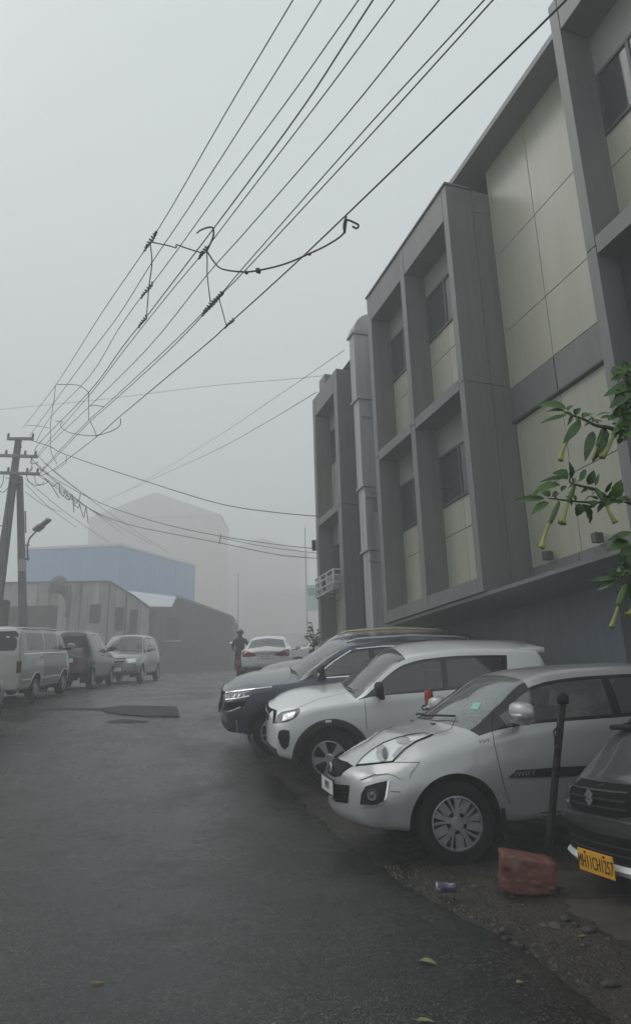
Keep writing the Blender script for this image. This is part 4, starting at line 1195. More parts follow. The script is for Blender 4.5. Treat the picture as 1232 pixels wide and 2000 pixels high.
    def line(s, name, pts, mat_, w=.007, off=.0012, parent=None, sides=(1, -1), n=28, thick=0.):
        """narrow strip following the skin through the outline points"""
        P = np.array([(p[1], p[2]) for p in pts], float); kind = pts[0][0]
        seg = np.r_[0, np.cumsum(np.hypot(*np.diff(P, axis=0).T))]
        tt = np.linspace(0, seg[-1], max(n, 2))
        q = np.c_[np.interp(tt, seg, P[:, 0]), np.interp(tt, seg, P[:, 1])]
        for k in sides:
            hs = []
            for a, b in q:
                if kind in 'fr' : a = a if k < 0 else -a
                if kind == 't': b = b if k < 0 else -b
                h, n_ = s.pt((kind, a, b), k)
                if h is not None: hs.append((h, n_))
            if len(hs) < 2: continue
            mb = MB(); vs = []; fs = []
            for i, (h, n_) in enumerate(hs):
                t = (hs[min(i+1, len(hs)-1)][0] - hs[max(i-1, 0)][0]).normalized()
                c = t.cross(n_).normalized()
                if thick:
                    vs += [s.T(*(h + c * w / 2 - n_ * .004)), s.T(*(h + c * w * .35 + n_ * thick)), s.T(*(h - c * w * .35 + n_ * thick)), s.T(*(h - c * w / 2 - n_ * .004))]
                else:
                    vs += [s.T(*(h + c * w / 2 + n_ * off)), s.T(*(h - c * w / 2 + n_ * off))]
            m = 4 if thick else 2
            for i in range(len(hs) - 1):
                for e in range(m - 1):
                    fs.append((m*i + e, m*i + e + 1, m*(i+1) + e + 1, m*(i+1) + e))
            if thick:
                fs += [(0, 1, 2, 3), tuple(m*(len(hs)-1) + e for e in (3, 2, 1, 0))]
            mb.add(vs, fs)
            par = parent(k) if callable(parent) else (parent or s.root)
            mb.build(name, mat_, par, fixn=bool(thick))
    def text(s, name, body, mat_, size, loc, rot, parent=None, ext=.002, sx=1.):
        cu = bpy.data.curves.new(name, 'FONT'); cu.body = body; cu.size = size; cu.extrude = ext
        cu.align_x = 'CENTER'; cu.align_y = 'CENTER'; cu.space_character = 1.05
        o = bpy.data.objects.new('tmp', cu); COL.objects.link(o)
        dg = bpy.context.evaluated_depsgraph_get(); me = bpy.data.meshes.new_from_object(o.evaluated_get(dg))
        bpy.data.objects.remove(o)
        me.transform(Matrix.Diagonal((sx, 1, 1, 1)))
        q = link(name, me, mat_, parent or s.root)
        q.location = loc; q.rotation_euler = rot
        return q

WHEELS = {}
def wheel_meshes(style, r, w):
    key = (style, round(r, 3))
    if key in WHEELS: return WHEELS[key]
    rr = r * .655
    tyre = MB().lathe([(-w/2+.02, rr*.96), (-w/2, rr*1.04), (-w/2+.004, r*.86), (-w/2+.018, r*.955), (-w/2+.035, r*.99), (-.02, r), (-.018, r-.008), (-.012, r-.008), (-.01, r), (.01, r), (.012, r-.008), (.018, r-.008), (.02, r), (w/2-.035, r*.99), (w/2-.018, r*.955), (w/2-.004, r*.86), (w/2, rr*1.04), (w/2-.02, rr*.96)], 48)
    # rim: outer face towards -y
    rim = MB()
    rim.lathe([(-w/2+.012, rr*.99), (-w/2+.002, rr), (-w/2, rr*.95), (-w/2+.018, rr*.92)], 48)
    back = MB().lathe([(-w/2+.06, rr*.97), (-w/2+.075, .03), (-w/2+.075, .0)], 32)
    back.lathe([(w/2-.022, rr*.97), (w/2-.03, rr*.6), (w/2-.03, .0)], 32)
    def spoke(a0, a1, r0, r1, w0, w1, h0, h1, dep=.03):
        # a0/a1 angle at inner and outer end
        def P(a, rad, wd, h):
            u = Vector((math.cos(a), 0, math.sin(a))); t = Vector((-math.sin(a), 0, math.cos(a)))
            c = u * rad
            return [c - t*wd + Vector((0, h, 0)), c + t*wd + Vector((0, h, 0))]
        vs = []; fs = []
        K = 6
        for k in range(K):
            t = k / (K - 1); a = a0 + (a1 - a0) * t; rad = r0 + (r1 - r0) * t; wd = w0 + (w1 - w0) * t; h = h0 + (h1 - h0) * t - .012 * 4 * t * (1 - t) * 0
            p, q = P(a, rad, wd, h); p2, q2 = P(a, rad, wd * 1.1, h + dep)
            vs += [p2, p, q, q2]
        for k in range(K - 1):
            for e in range(3):
                fs.append((4*k+e, 4*k+e+1, 4*k+5+e, 4*k+4+e))
        fs += [(0, 1, 2, 3), tuple(4*(K-1)+e for e in (3, 2, 1, 0))]
        rim.add(vs, fs)
    y0 = -w/2 + .012
    if style == 'cover':
        for k in range(5):
            a = R(90 + 72 * k)
            spoke(a - R(4), a + R(2), .03, rr*.94, .020, .015, y0-.006, y0+.002)
            spoke(a + R(14), a + R(22), .055, rr*.94, .008, .010, y0+.004, y0+.004)
            spoke(a - R(26), a - R(28), rr*.40, rr*.93, .030, .034, y0+.010, y0+.006)
            spoke(a + R(4), a - R(10), .05, rr*.94, .009, .012, y0, y0+.004)
        rim.lathe([(y0+.002, .056), (y0-.010, .048), (y0-.012, .0)], 24)
    elif style == 'five':
        for k in range(5):
            a = R(90 + 72 * k)
            spoke(a - R(4), a - R(9), .04, rr*.95, .016, .020, y0-.004, y0)
            spoke(a + R(4), a + R(9), .04, rr*.95, .016, .020, y0-.004, y0)
            spoke(a, a, .04, rr*.93, .012, .03, y0+.006, y0+.008)
        rim.lathe([(y0+.002, .065), (y0-.010, .05), (y0-.010, .0)], 24)
    elif style == 'y':
        for k in range(5):
            a = R(90 + 72 * k)
            spoke(a, a, .04, rr*.5, .018, .016, y0-.002, y0)
            spoke(a, a - R(16), rr*.45, rr*.95, .012, .010, y0, y0)
            spoke(a, a + R(16), rr*.45, rr*.95, .012, .010, y0, y0)
        rim.lathe([(y0+.002, .06), (y0-.010, .05), (y0-.010, .0)], 24)
    else:
        rim.lathe([(y0+.03, rr*.95), (y0+.008, rr*.75), (y0+.02, rr*.45), (y0-.012, rr*.32), (y0-.016, .0)], 32)
    m = (tyre.mesh('tyre', True), rim.mesh('rim', False), back.mesh('brake_disc', True))
    m[0].materials.append(M['rubber']); m[1].materials.append(M['cover' if style in ('cover', 'steel') else 'alloy']); m[2].materials.append(M['gap'])
    bm = bmesh.new(); bm.from_mesh(m[1])
    for f in bm.faces: f.smooth = True
    for e in bm.edges:
        if len(e.link_faces) == 2 and e.calc_face_angle(0) > R(35): e.smooth = False
    bm.to_mesh(m[1]); bm.free()
    WHEELS[key] = m
    return m

def add_wheels(c, style, w=.19, steer=0.):
    S = c.S; r = S['wheel_r']
    for ia, ax in enumerate(S['axles']):
        for sg in (-1, 1):
            ty, ri, ba = wheel_meshes(style, r, w)
            y = sg * (S['track'] - w / 2)
            t = empty('wheel'); t.parent = c.root
            t.location = c.T(ax, y, r)
            t.rotation_euler = (0, random.uniform(0, 6), (0 if sg < 0 else math.pi) + (steer if ia == 0 else 0))
            if style == 'cover' and ia == 0 and sg < 0: t.rotation_euler[1] = R(3)
            for nm, me in (('tyre', ty), ('rim', ri), ('brake_disc', ba)):
                o = bpy.data.objects.new(nm, me); COL.objects.link(o); o.parent = t
        # wheel housing
        for sg in (-1, 1):
            mb = MB(); n = 20; ra = S['arch_r'] + .004; vs = []; fs = []
            h = S['wheel_r']
            for k in range(n + 1):
                a = R(-18 + 216 * k / n)
                x, z = ax + ra * math.cos(a), h + ra * math.sin(a)
                hh, nn = c.pt(('s', x, max(z, .2)), sg)
                yo = abs(hh.y) - .012 if hh is not None else S['track']
                vs += [c.T(x, sg * yo, z), c.T(x, sg * .42, z)]
            for k in range(n): fs.append((2*k, 2*k+1, 2*k+3, 2*k+2))
            vs.append(c.T(ax, sg * .42, h))
            for k in range(n): fs.append((2*k+1, len(vs)-1, 2*k+3))
            mb.add(vs, fs); mb.build('wheel_housing', M['gap'], c.root, fixn=False)

def interior(c, dash_x, seat_x, rear_x, floor=.32, seat_z=.55, w=.6, head=True, steer_side=1):
    S = c.S; T = c.T
    m = MB()
    rbox(m, T(dash_x - .25, -w - .1, .62), T(dash_x + .22, w + .1, float(S['belt'](dash_x)) - .02), .06)
    m.build('dashboard', M['black'], c.root, auto=40)
    MB().box(T(.95, -w - .12, floor - .04), T(c.L - .35, w + .12, floor)).build('cabin_floor', M['seat'], c.root)
    for sg in (-1, 1):
        m = MB()
        rbox(m, T(seat_x - .45, sg * .36 - .24, floor), T(seat_x + .05, sg * .36 + .24, seat_z), .06)
        k = len(m.v); rbox(m, T(seat_x - .02, sg * .36 - .23, seat_z - .08), T(seat_x + .11, sg * .36 + .23, seat_z + .56), .05)
        if head: rbox(m, T(seat_x + .02, sg * .36 - .13, seat_z + .58), T(seat_x + .10, sg * .36 + .13, seat_z + .76), .04)
        Mx = Matrix.Translation(T(seat_x, 0, seat_z)) @ Matrix.Rotation(R(12), 4, 'Y') @ Matrix.Translation(-Vector(T(seat_x, 0, seat_z)))
        m.xf(Mx, k)
        m.build('seat', M['seat'], c.root, auto=40)
    m = MB(); rbox(m, T(rear_x - .4, -w, floor), T(rear_x + .1, w, seat_z), .06); rbox(m, T(rear_x, -w, seat_z - .05), T(rear_x + .14, w, seat_z + .5), .05)
    m.build('rear_bench', M['seat'], c.root, auto=40)
    m = MB(); cx = dash_x + .36; pts = []
    for k in range(17):
        a = 2 * math.pi * k / 16
        pts.append(T(cx + .06 * math.sin(a), steer_side * .36 + .18 * math.cos(a), .88 + .17 * math.sin(a)))
    m.tube(pts, .014, 6, cap=False); m.tube([T(cx, steer_side * .36 - .17, .88), T(cx, steer_side * .36 + .17, .88)], .018, 6)
    m.tube([T(cx, steer_side * .36, .88), T(dash_x + .1, steer_side * .36, .78)], .02, 6)
    m.build('steering_wheel', M['black'], c.root, smooth=True)

def mirror(c, x, y, z, mat_, size=(.10, .20, .14), lamp=None, base=None):
    for sg in (-1, 1):
        m = MB(); n1, n2 = 10, 12
        vs = []; fs = []
        for i in range(n1 + 1):
            t = i / n1; ph = -math.pi/2 + math.pi * t
            for k in range(n2):
                a = 2 * math.pi * k / n2
                ca, sa = math.cos(a), math.sin(a)
                e = .62
                u = math.copysign(abs(ca) ** e, ca); v = math.copysign(abs(sa) ** e, sa)
                rr = math.cos(ph) ** .5 if math.cos(ph) > 0 else 0
                vs.append((x + size[0] * .5 * math.copysign(abs(u) ** 1, u) * rr * (1 if u < 0 else .35), sg * (y + size[1] * .5 * math.sin(ph)), z + size[2] * .5 * v * rr * (1 - .12 * math.sin(ph))))
        for i in range(n1):
            for k in range(n2):
                b = (k + 1) % n2
                fs.append((i*n2+k, i*n2+b, (i+1)*n2+b, (i+1)*n2+k))
        m.add([c.T(*v) for v in vs], fs)
        o = m.build('wing_mirror', mat_, c.root, smooth=True)
        b = MB(); hx, hn = c.pt(('s', x + .04, z - size[2] * .5 - .02), sg)
        yy = abs(hx.y) if hx is not None else y - size[1]/2
        rbox(b, c.T(x - .02, min(sg * (yy - .03), sg * (y)), z - size[2]*.62), c.T(x + .05, max(sg * (yy - .03), sg * (y)), z - size[2]*.35), .015)
        b.build('mirror_arm', base or M['black'], o, auto=40)
        if lamp:
            l = MB(); rbox(l, c.T(x - size[0]*.50, min(sg*(y - .02), sg*(y + size[1]*.42)), z - .035), c.T(x - size[0]*.30, max(sg*(y - .02), sg*(y + size[1]*.42)), z - .008), .008)
            l.build('indicator_lamp', lamp, o, auto=40)

def wiper(c, pts, parent=None):
    m = MB()
    hs = []
    for (x, y) in pts:
        h, n = c.pt(('t', x, y), -1)
        if h is not None: hs.append(Vector(c.T(*(h + n * .03))))
    if len(hs) > 1:
        m.tube(hs, .009, 6); m.build('wiper', M['black'], c.root, smooth=True)
def handle(c, x, z, mat_, w=.17):
    for sg in (-1, 1):
        h, n = c.pt(('s', x, z), sg)
        if h is None: continue
        yy = abs(h.y)
        par = c.obj.get(('door', sg), c.root)
        m = MB(); rbox(m, c.T(x - w/2, min(sg*(yy + .012), sg*(yy + .036)), z - .012), c.T(x + w/2, max(sg*(yy + .012), sg*(yy + .036)), z + .014), .012)
        rbox(m, c.T(x - w/2 + .005, min(sg*(yy - .01), sg*(yy + .03)), z - .008), c.T(x - w/2 + .03, max(sg*(yy - .01), sg*(yy + .03)), z + .010), .006)
        rbox(m, c.T(x + w/2 - .03, min(sg*(yy - .01), sg*(yy + .03)), z - .008), c.T(x + w/2 - .005, max(sg*(yy - .01), sg*(yy + .03)), z + .010), .006)
        m.build('door_handle', mat_, c.root, auto=40)
def plate(c, end, z, body, mat_, w=.5, h=.12, out=.02, size=.085, sx=.8, tilt=0., y=0., rows=None):
    hh, n = c.pt(('f' if end == 'f' else 'r', y, z))
    x = hh.x + (-out if end == 'f' else out)
    e = empty('number_plate'); e.parent = c.root; e.location = c.T(x, y, z)
    e.rotation_euler = (R(90), 0, R(-90) if end == 'f' else R(90))
    bpl = MB(); rbox(bpl, (-w/2, -h/2, -.008), (w/2, h/2, .0), .004); bpl.build('plate_panel', mat_, e)
    fr = MB()
    for a, b in (((-w/2-.008, -h/2-.008, -.012), (w/2+.008, -h/2, .003)), ((-w/2-.008, h/2, -.012), (w/2+.008, h/2+.008, .003)), ((-w/2-.008, -h/2, -.012), (-w/2, h/2, .003)), ((w/2, -h/2, -.012), (w/2+.008, h/2, .003))):
        fr.box(a, b)
    if rows is None: rows = [(body, 0)]
    if mat_ is not M['yellow_plate']: fr.build('plate_frame', M['black'], e)
    for tx, dy in rows:
        o = c.text('lettering', tx, M['ink'], size, (0, dy, .002), (0, 0, 0), parent=e, ext=.001, sx=sx)
    return e
def suzuki_s(c, loc, size, rotm, parent=None):
    """slanted S emblem: two interlocking arrow halves"""
    P = [(-.50, .12), (.02, .62), (.50, .18), (.30, .0), (.02, .26), (-.10, .15), (.52, -.20), (0, -.62), (-.50, -.18), (-.30, .0), (-.02, -.26), (.12, -.14)]
    P = [(-.5,.14),(.0,.6),(.5,.2),(.28,.02),(.0,.24),(-.12,.14),(.5,-.14),(.0,-.6),(-.5,-.2),(-.28,-.02),(.0,-.24),(.12,-.14)]
    m = MB().prism([(a * size, b * size) for a, b in P], -.004, .004, 'z')
    o = m.build('emblem', M['chrome'], parent or c.root)
    o.matrix_local = Matrix.Translation(c.T(*loc)) @ rotm
    return o
FRONT = Matrix(((0, 0, -1, 0), (-1, 0, 0, 0), (0, 1, 0, 0), (0, 0, 0, 1)))   # emblem plane facing forward (-x), its right = +... 
def std_mats(pnt, glassm, frame=None, ws=None):
    return {'body': ('body', pnt), 'hood': ('hood', pnt), 'roof': ('roof', pnt), 'door': ('door', pnt), 'rear_door': ('door', pnt),
            'window_front': ('window', glassm), 'window_rear': ('window', glassm), 'quarter_window': ('window', glassm),
            'windscreen': ('windscreen', ws or glassm), 'rear_window': ('rear_window', glassm), 'window_frame': ('window_frame', frame or M['gloss_black']),
            'pillar': ('pillar', frame or M['gloss_black']), 'sill_cladding': ('sill_cladding', M['trim']), 'tailgate': ('tailgate', pnt)}
def gaps(c, *lines):
    for l in lines: c.line('panel_gap', l, M['gap'], w=.0055)
def sv(*pts): return [('s', a, b) for a, b in pts]
def fv(*pts): return [('f', a, b) for a, b in pts]
def rv(*pts): return [('r', a, b) for a, b in pts]

# ---------------------------------------------------------------- silver hatchback in front
LAMP_MID = mat('lamp mid grey', (.42, .43, .44), .18, .4, var=.2, scale=14)
SCRAPE = mat('scraped paint', (.27, .255, .24), .7, var=.4, scale=40)
SILVER = paint('silver paint', (.46, .465, .462), .32, .34)
def swift_spec(pnt, gl):
    L = 3.70
    return dict(L=L, nx=112, paint=pnt,
        top=pchip([(0, .755), (.05, .80), (.18, .86), (.40, .94), (.62, 1.0), (.74, 1.03), (.80, 1.055), (1.14, 1.25), (1.48, 1.43), (1.72, 1.48), (2.2, 1.51), (2.5, 1.515), (2.9, 1.505), (3.3, 1.455), (3.5, 1.40), (3.56, 1.30), (3.64, 1.05), (3.70, .85)]),
        belt=pchip([(0, .62), (.1, .69), (.45, .825), (.9, .945), (1.3, .98), (2.2, 1.005), (3.0, 1.03), (3.45, 1.02), (3.7, .78)]),
        wid=pchip([(0, .74), (.15, .79), (.4, .825), (.75, .848), (1.2, .84), (2.2, .842), (3.1, .848), (3.4, .82), (3.6, .76), (3.7, .70)]),
        roofw=pchip([(0, .56), (.3, .60), (.62, .66), (.79, .69), (1.14, .64), (1.48, .59), (2.6, .565), (3.3, .545), (3.7, .54)]),
        bot=pchip([(0, .265), (.35, .25), (1.1, .27), (3.2, .27), (3.7, .34)]),
        crown=pchip([(0, .06), (.6, .06), (1.0, .05), (1.2, .06), (2, .05), (3.7, .05)]),
        nose=lambda z: .55 * (z - .46) ** 2 + (.25 * max(0, z - .66)), tail=lambda z: .25 * max(0, z - .6) * 0 + .5 * max(0, .35 - z),
        nose_len=.5, plan=pchip([(-.2, .30), (0, .27), (.25, .20), (.5, .19), (.79, .24), (1.0, .22), (1.48, .09), (2.6, 0), (3.3, -.02), (3.7, -.16)]),
        axles=(.745, 3.175), wheel_r=.31, arch_r=.372, track=.815, mid=.60, tuck=.075, rf=.10, rr=.06,
        stations=[.79, 1.48, 1.24, 2.18, 2.24, 3.02, 3.45, 3.62],
        slant=[(0, 0), (1.9, 0), (2.18, .03), (2.24, .03), (3.02, .02), (3.4, .05), (3.7, 0)],
        windows=[('windscreen', .79, 1.48, J['top'] - 2, J['end']), ('window_front', 1.06, 2.17, J['gh'] + 1, J['c4'] - 1), ('window_rear', 2.26, 3.02, J['gh'] + 1, J['c4'] - 1),
                 ('rear_window', 3.46, 3.60, J['top'] - 2, J['end'])],
        panels=[('window_frame', .80, 3.12, J['gh'], J['c4']), ('pillar', .79, 1.48, J['c4'], J['top'] - 2), ('door', 1.20, 2.21, J['low'], J['gh']), ('rear_door', 2.21, 3.02, J['low'], J['gh']),
                ('hood', -2, .79, J['c4'] + 1, J['end'])],
        mats=std_mats(pnt, gl))
def cv(*pts): return [('c', a, b) for a, b in pts]
def at_hub(S, x, y, Y, yaw, w=.185):
    """car position that puts its near front hub on the surveyed sight line"""
    hub = px(x, y, Y)
    lx, ly = S['axles'][0] - S['L'] / 2, -(S['track'] - w / 2)
    return (hub.x - (lx * math.cos(yaw) - ly * math.sin(yaw)), hub.y - (lx * math.sin(yaw) + ly * math.cos(yaw)))
def bowl(c, p, r_, mat_, name='lamp_bowl', deep=.016):
    for sg in (-1, 1):
        h, n = c.pt(p, sg)
        if h is None: continue
        m = MB().lathe([(.004, r_), (deep, r_ * .92), (deep * .5, r_ * .82), (deep * .6, r_ * .35), (deep, r_ * .3), (deep * 1.1, 0)], 24, 'z')
        o = m.build(name, mat_, c.root, smooth=True)
        o.matrix_local = Matrix.Translation(c.T(*h)) @ n.to_track_quat('Z', 'Y').to_matrix().to_4x4()
def make_swift():
    S = swift_spec(SILVER, M['glass'])
    S['mats']['windscreen'] = ('windscreen', M['glass_light'])
    yaw = R(11)
    c = Car('hatchback_car', S, at_hub(S, 885, 1589, 6.08, yaw), yaw, 'silver hatchback with silver wheel covers and scraped bumper, beside the leaning black post', 'car', 'cars parked nose out along the building')
    add_wheels(c, 'cover', .185, steer=R(-6))
    interior(c, 1.16, 1.95, 2.85, w=.55)
    P = c.patch; Lx = (-1, 1)
    # traced from the photograph, laid on the modelled skin, mirrored on the far side
    hl = cv((693, 1497), (706, 1480), (725, 1464), (748, 1450), (775, 1440), (805, 1433), (830, 1431), (847, 1435), (838, 1440), (812, 1450), (790, 1464), (776, 1478), (768, 1489))
    P('lamp_surround', hl, M['gap'], 'view', off=.003, res=.03)
    P('headlight', cv((698, 1494), (709, 1481), (727, 1466), (749, 1453), (776, 1443), (805, 1436), (830, 1433), (843, 1435), (811, 1448), (789, 1462), (774, 1477), (766, 1487)), M['lamp'], 'view', off=.007, res=.03)
    ov = lambda cx_, cy_, rx_, ry_, n_=14: cv(*[(cx_ + rx_ * math.cos(2 * math.pi * k / n_), cy_ + ry_ * math.sin(2 * math.pi * k / n_)) for k in range(n_)])
    P('lamp_bowl', ov(747, 1473, 12, 16), LAMP_MID, 'view', off=.012, res=.02)
    P('lamp_bulb', ov(752, 1474, 5, 11), M['lamp_dark'], 'view', off=.017, res=.02)
    P('lamp_bowl', ov(788, 1448, 14, 7), LAMP_MID, 'view', off=.012, res=.02)
    P('lamp_step', cv((766, 1478), (780, 1462), (808, 1447), (812, 1449), (790, 1464), (772, 1482)), LAMP_MID, 'view', off=.011, res=.03)
    P('grille', fv((-.34, .715), (-.18, .732), (.18, .732), (.34, .715), (.27, .635), (.14, .61), (-.14, .61), (-.27, .635)), M['gap'], (1, 0, 0), off=.004, sides=(-1,), res=.03)
    for k in range(11):
        for s_ in (1, -1):
            y0 = -.25 + .05 * k
            c.line('grille_mesh', fv((y0 - .022 * s_, .63), (y0 + .022 * s_, .712)), M['trim'], w=.007, off=.007, sides=(-1,), n=6)
    h, n = c.pt(('f', 0, .672)); suzuki_s(c, (h.x - .022, 0, .672), .085, FRONT)
    P('lower_grille', cv((649, 1531), (683, 1534), (679, 1569), (655, 1566), (649, 1552)), M['gap'], 'view', off=.004, sides=Lx)
    for y in (1539, 1546, 1553, 1560):
        c.line('grille_slat', cv((650, y), (680, y + 3)), M['black'], w=.012, thick=.012, n=8)
    P('fog_lamp_recess', cv((703, 1571), (706, 1550), (714, 1536), (734, 1530), (752, 1526), (758, 1524), (753, 1558), (747, 1567), (735, 1571)), M['black'], 'view', off=.004, res=.03)
    c.line('fog_trim', cv((759, 1525), (754, 1556), (748, 1568), (735, 1573), (706, 1575)), M['chrome'], w=.020, thick=.012, n=24)
    c.line('bumper_crease', cv((704, 1522), (730, 1513), (758, 1510), (770, 1513), (784, 1520)), SILVER, w=.024, thick=.010, n=24)
    bowl(c, ('c', 727, 1553), .045, M['lamp_dark'], 'fog_lamp')
    plate(c, 'f', .535, 'MH12', M['white_plate'], w=.50, h=.12, out=.03, size=.085)
    gaps(c, cv((962, 1393), (960, 1420), (964, 1450), (974, 1495), (985, 1540), (995, 1570)), cv((768, 1489), (820, 1489)), cv((762, 1546), (782, 1547)),
         cv((847, 1434), (880, 1424), (890, 1402)))
    gaps(c, sv((1.47, .31), (2.30, .305)), sv((2.33, .98), (2.335, .70), (2.325, .40), (2.30, .255)))
    c.line('scrape', cv((818, 1490), (812, 1499), (808, 1504), (802, 1512), (801, 1520)), SCRAPE, w=.010, n=20, sides=(-1,))
    c.line('sill_highlight', sv((1.46, .345), (2.28, .34)), M['chrome'], w=.010, thick=.006)
    P('side_moulding', cv((990, 1519), (1006, 1504), (1085, 1498), (1240, 1490), (1240, 1508), (1085, 1516)), M['black'], 'view', off=.012, depth=.02)
    h, n = c.pt(('c', 1022, 1511), -1)
    c.text('lettering', 'SWIFT', M['cover'], .05, c.T(h.x, h.y - .0145, h.z), (R(90), 0, R(0)), sx=1.35)
    h, n = c.pt(('c', 945, 1448), -1)
    c.text('lettering', 'VVT', M['chrome'], .045, c.T(h.x, h.y - .004, h.z), (R(90), 0, R(1)), sx=1.2)
    mirror(c, 1.30, .975, 1.135, SILVER, (.22, .27, .165), lamp=M['lamp'], base=SILVER)
    handle(c, 2.16, .845, SILVER)
    st = mat('green sticker', (.25, .55, .45), .5)
    P('sticker', cv((918, 1385), (925, 1372), (940, 1374), (932, 1387)), st, 'view', off=.004, depth=0, sides=(-1,))
    wiper(c, [(.80, .05), (.84, -.2), (.93, -.45)]); wiper(c, [(.90, .5), (.85, .3), (.82, .05)])
    m = MB(); rbox(m, c.T(.76, -.32, .99), c.T(.82, .32, 1.032), .012); m.build('cowl_grille', M['black'], c.root)
    m = MB(); rbox(m, c.T(1.115, -.82, .17), c.T(1.14, -.60, .40), .008); m.build('mud_flap', M['black'], c.root)
    P('tail_lamp', rv((-.55, .95), (-.66, .95), (-.68, .68), (-.60, .66)), M['red_lamp'], (-1, .4, 0), off=.006)
    return c
make_swift()
# ---------------------------------------------------------------- white compact SUV
WHITE = paint('white paint', (.74, .75, .75), 0., .35, dirt=.35)
def suv_spec(L, w, zh, zc, zr, fa, wb, r, pnt, gl, cowl=1.0, head=1.68, frame=None, round_=.0, roof_rear=None):
    """upright two-box body; zh hood front, zc cowl, zr roof"""
    rr_ = roof_rear or L - .38
    return dict(L=L, nx=100, paint=pnt,
        top=pchip([(0, zh - .06), (.06, zh), (.35, zh + (zc - zh) * .55), (cowl - .12, zc - .015), (cowl, zc), (cowl + .06, zc + .03), (cowl + .3 * (head - cowl), zc + .30 * (zr - zc)), (head, zr - .075), (head + .25, zr - .025), (head + .7, zr), (rr_ - .5, zr - .015), (rr_, zr - .07), (rr_ + .1, zr - .22), (L, zc - .1)]),
        belt=pchip([(0, zh - .20), (.12, zh - .12), (.5, zc - .13), (cowl, zc - .07), (2, zc - .03), (L - .6, zc + .02), (L - .3, zc), (L, zc - .2)]),
        wid=pchip([(0, w - .075), (.12, w - .035), (.4, w - .008), (.75, w), (L - .8, w), (L - .3, w - .03), (L, w - .10)]),
        roofw=pchip([(0, w - .30), (.3, w - .22), (.8, w - .16), (cowl, w - .14), (head, w - .24), (L - 1, w - .24), (L, w - .28)]),
        bot=pchip([(0, .34), (.4, .30), (L - .6, .30), (L, .40)]),
        crown=pchip([(0, .05), (cowl, .05), (cowl + .4, .06), (L, .05)]),
        nose=lambda z: .30 * (z - .60) ** 2 + .2 * max(0, z - .88), tail=lambda z: .4 * max(0, .45 - z),
        nose_len=.5, plan=pchip([(-.2, .19), (0, .17), (.25, .10), (.6, .05), (cowl, .10), (head, .05), (L - 1.2, 0), (L - .4, -.02), (L, -.14)]),
        axles=(fa, fa + wb), wheel_r=r, arch_r=r + .065, track=w - .03, mid=.60, tuck=.06, rf=.065, rr=.06,
        stations=[cowl + .01, head, cowl + .3, 2.12, 2.2, L - .95, L - .88, L - .40],
        slant=[(0, 0), (head, 0), (2.12, .02), (2.2, .02), (L - .9, .06), (L - .5, .10), (L, 0)],
        windows=[('windscreen', cowl + .01, head, J['top'] - 2, J['end']), ('window_front', cowl + .22, 2.12, J['gh'] + 1, J['c4'] - 1), ('window_rear', 2.2, L - .92, J['gh'] + 1, J['c4'] - 1), ('quarter_window', L - .86, L - .5, J['gh'] + 3, J['c4'] - 2),
                 ('rear_window', rr_ + .02, rr_ + .2, J['top'] - 2, J['end'])],
        panels=[('window_frame', cowl + .05, L - .9, J['gh'], J['c4']), ('sill_cladding', .2, L - .2, J['c1'], J['low'] + 3), ('door', cowl + .25, 2.16, J['low'] + 3, J['gh']), ('rear_door', 2.16, L - .9, J['low'] + 3, J['gh']),
                ('hood', -2, cowl + .01, J['c4'] + 1, J['end'])],
        mats=std_mats(pnt, gl, frame))
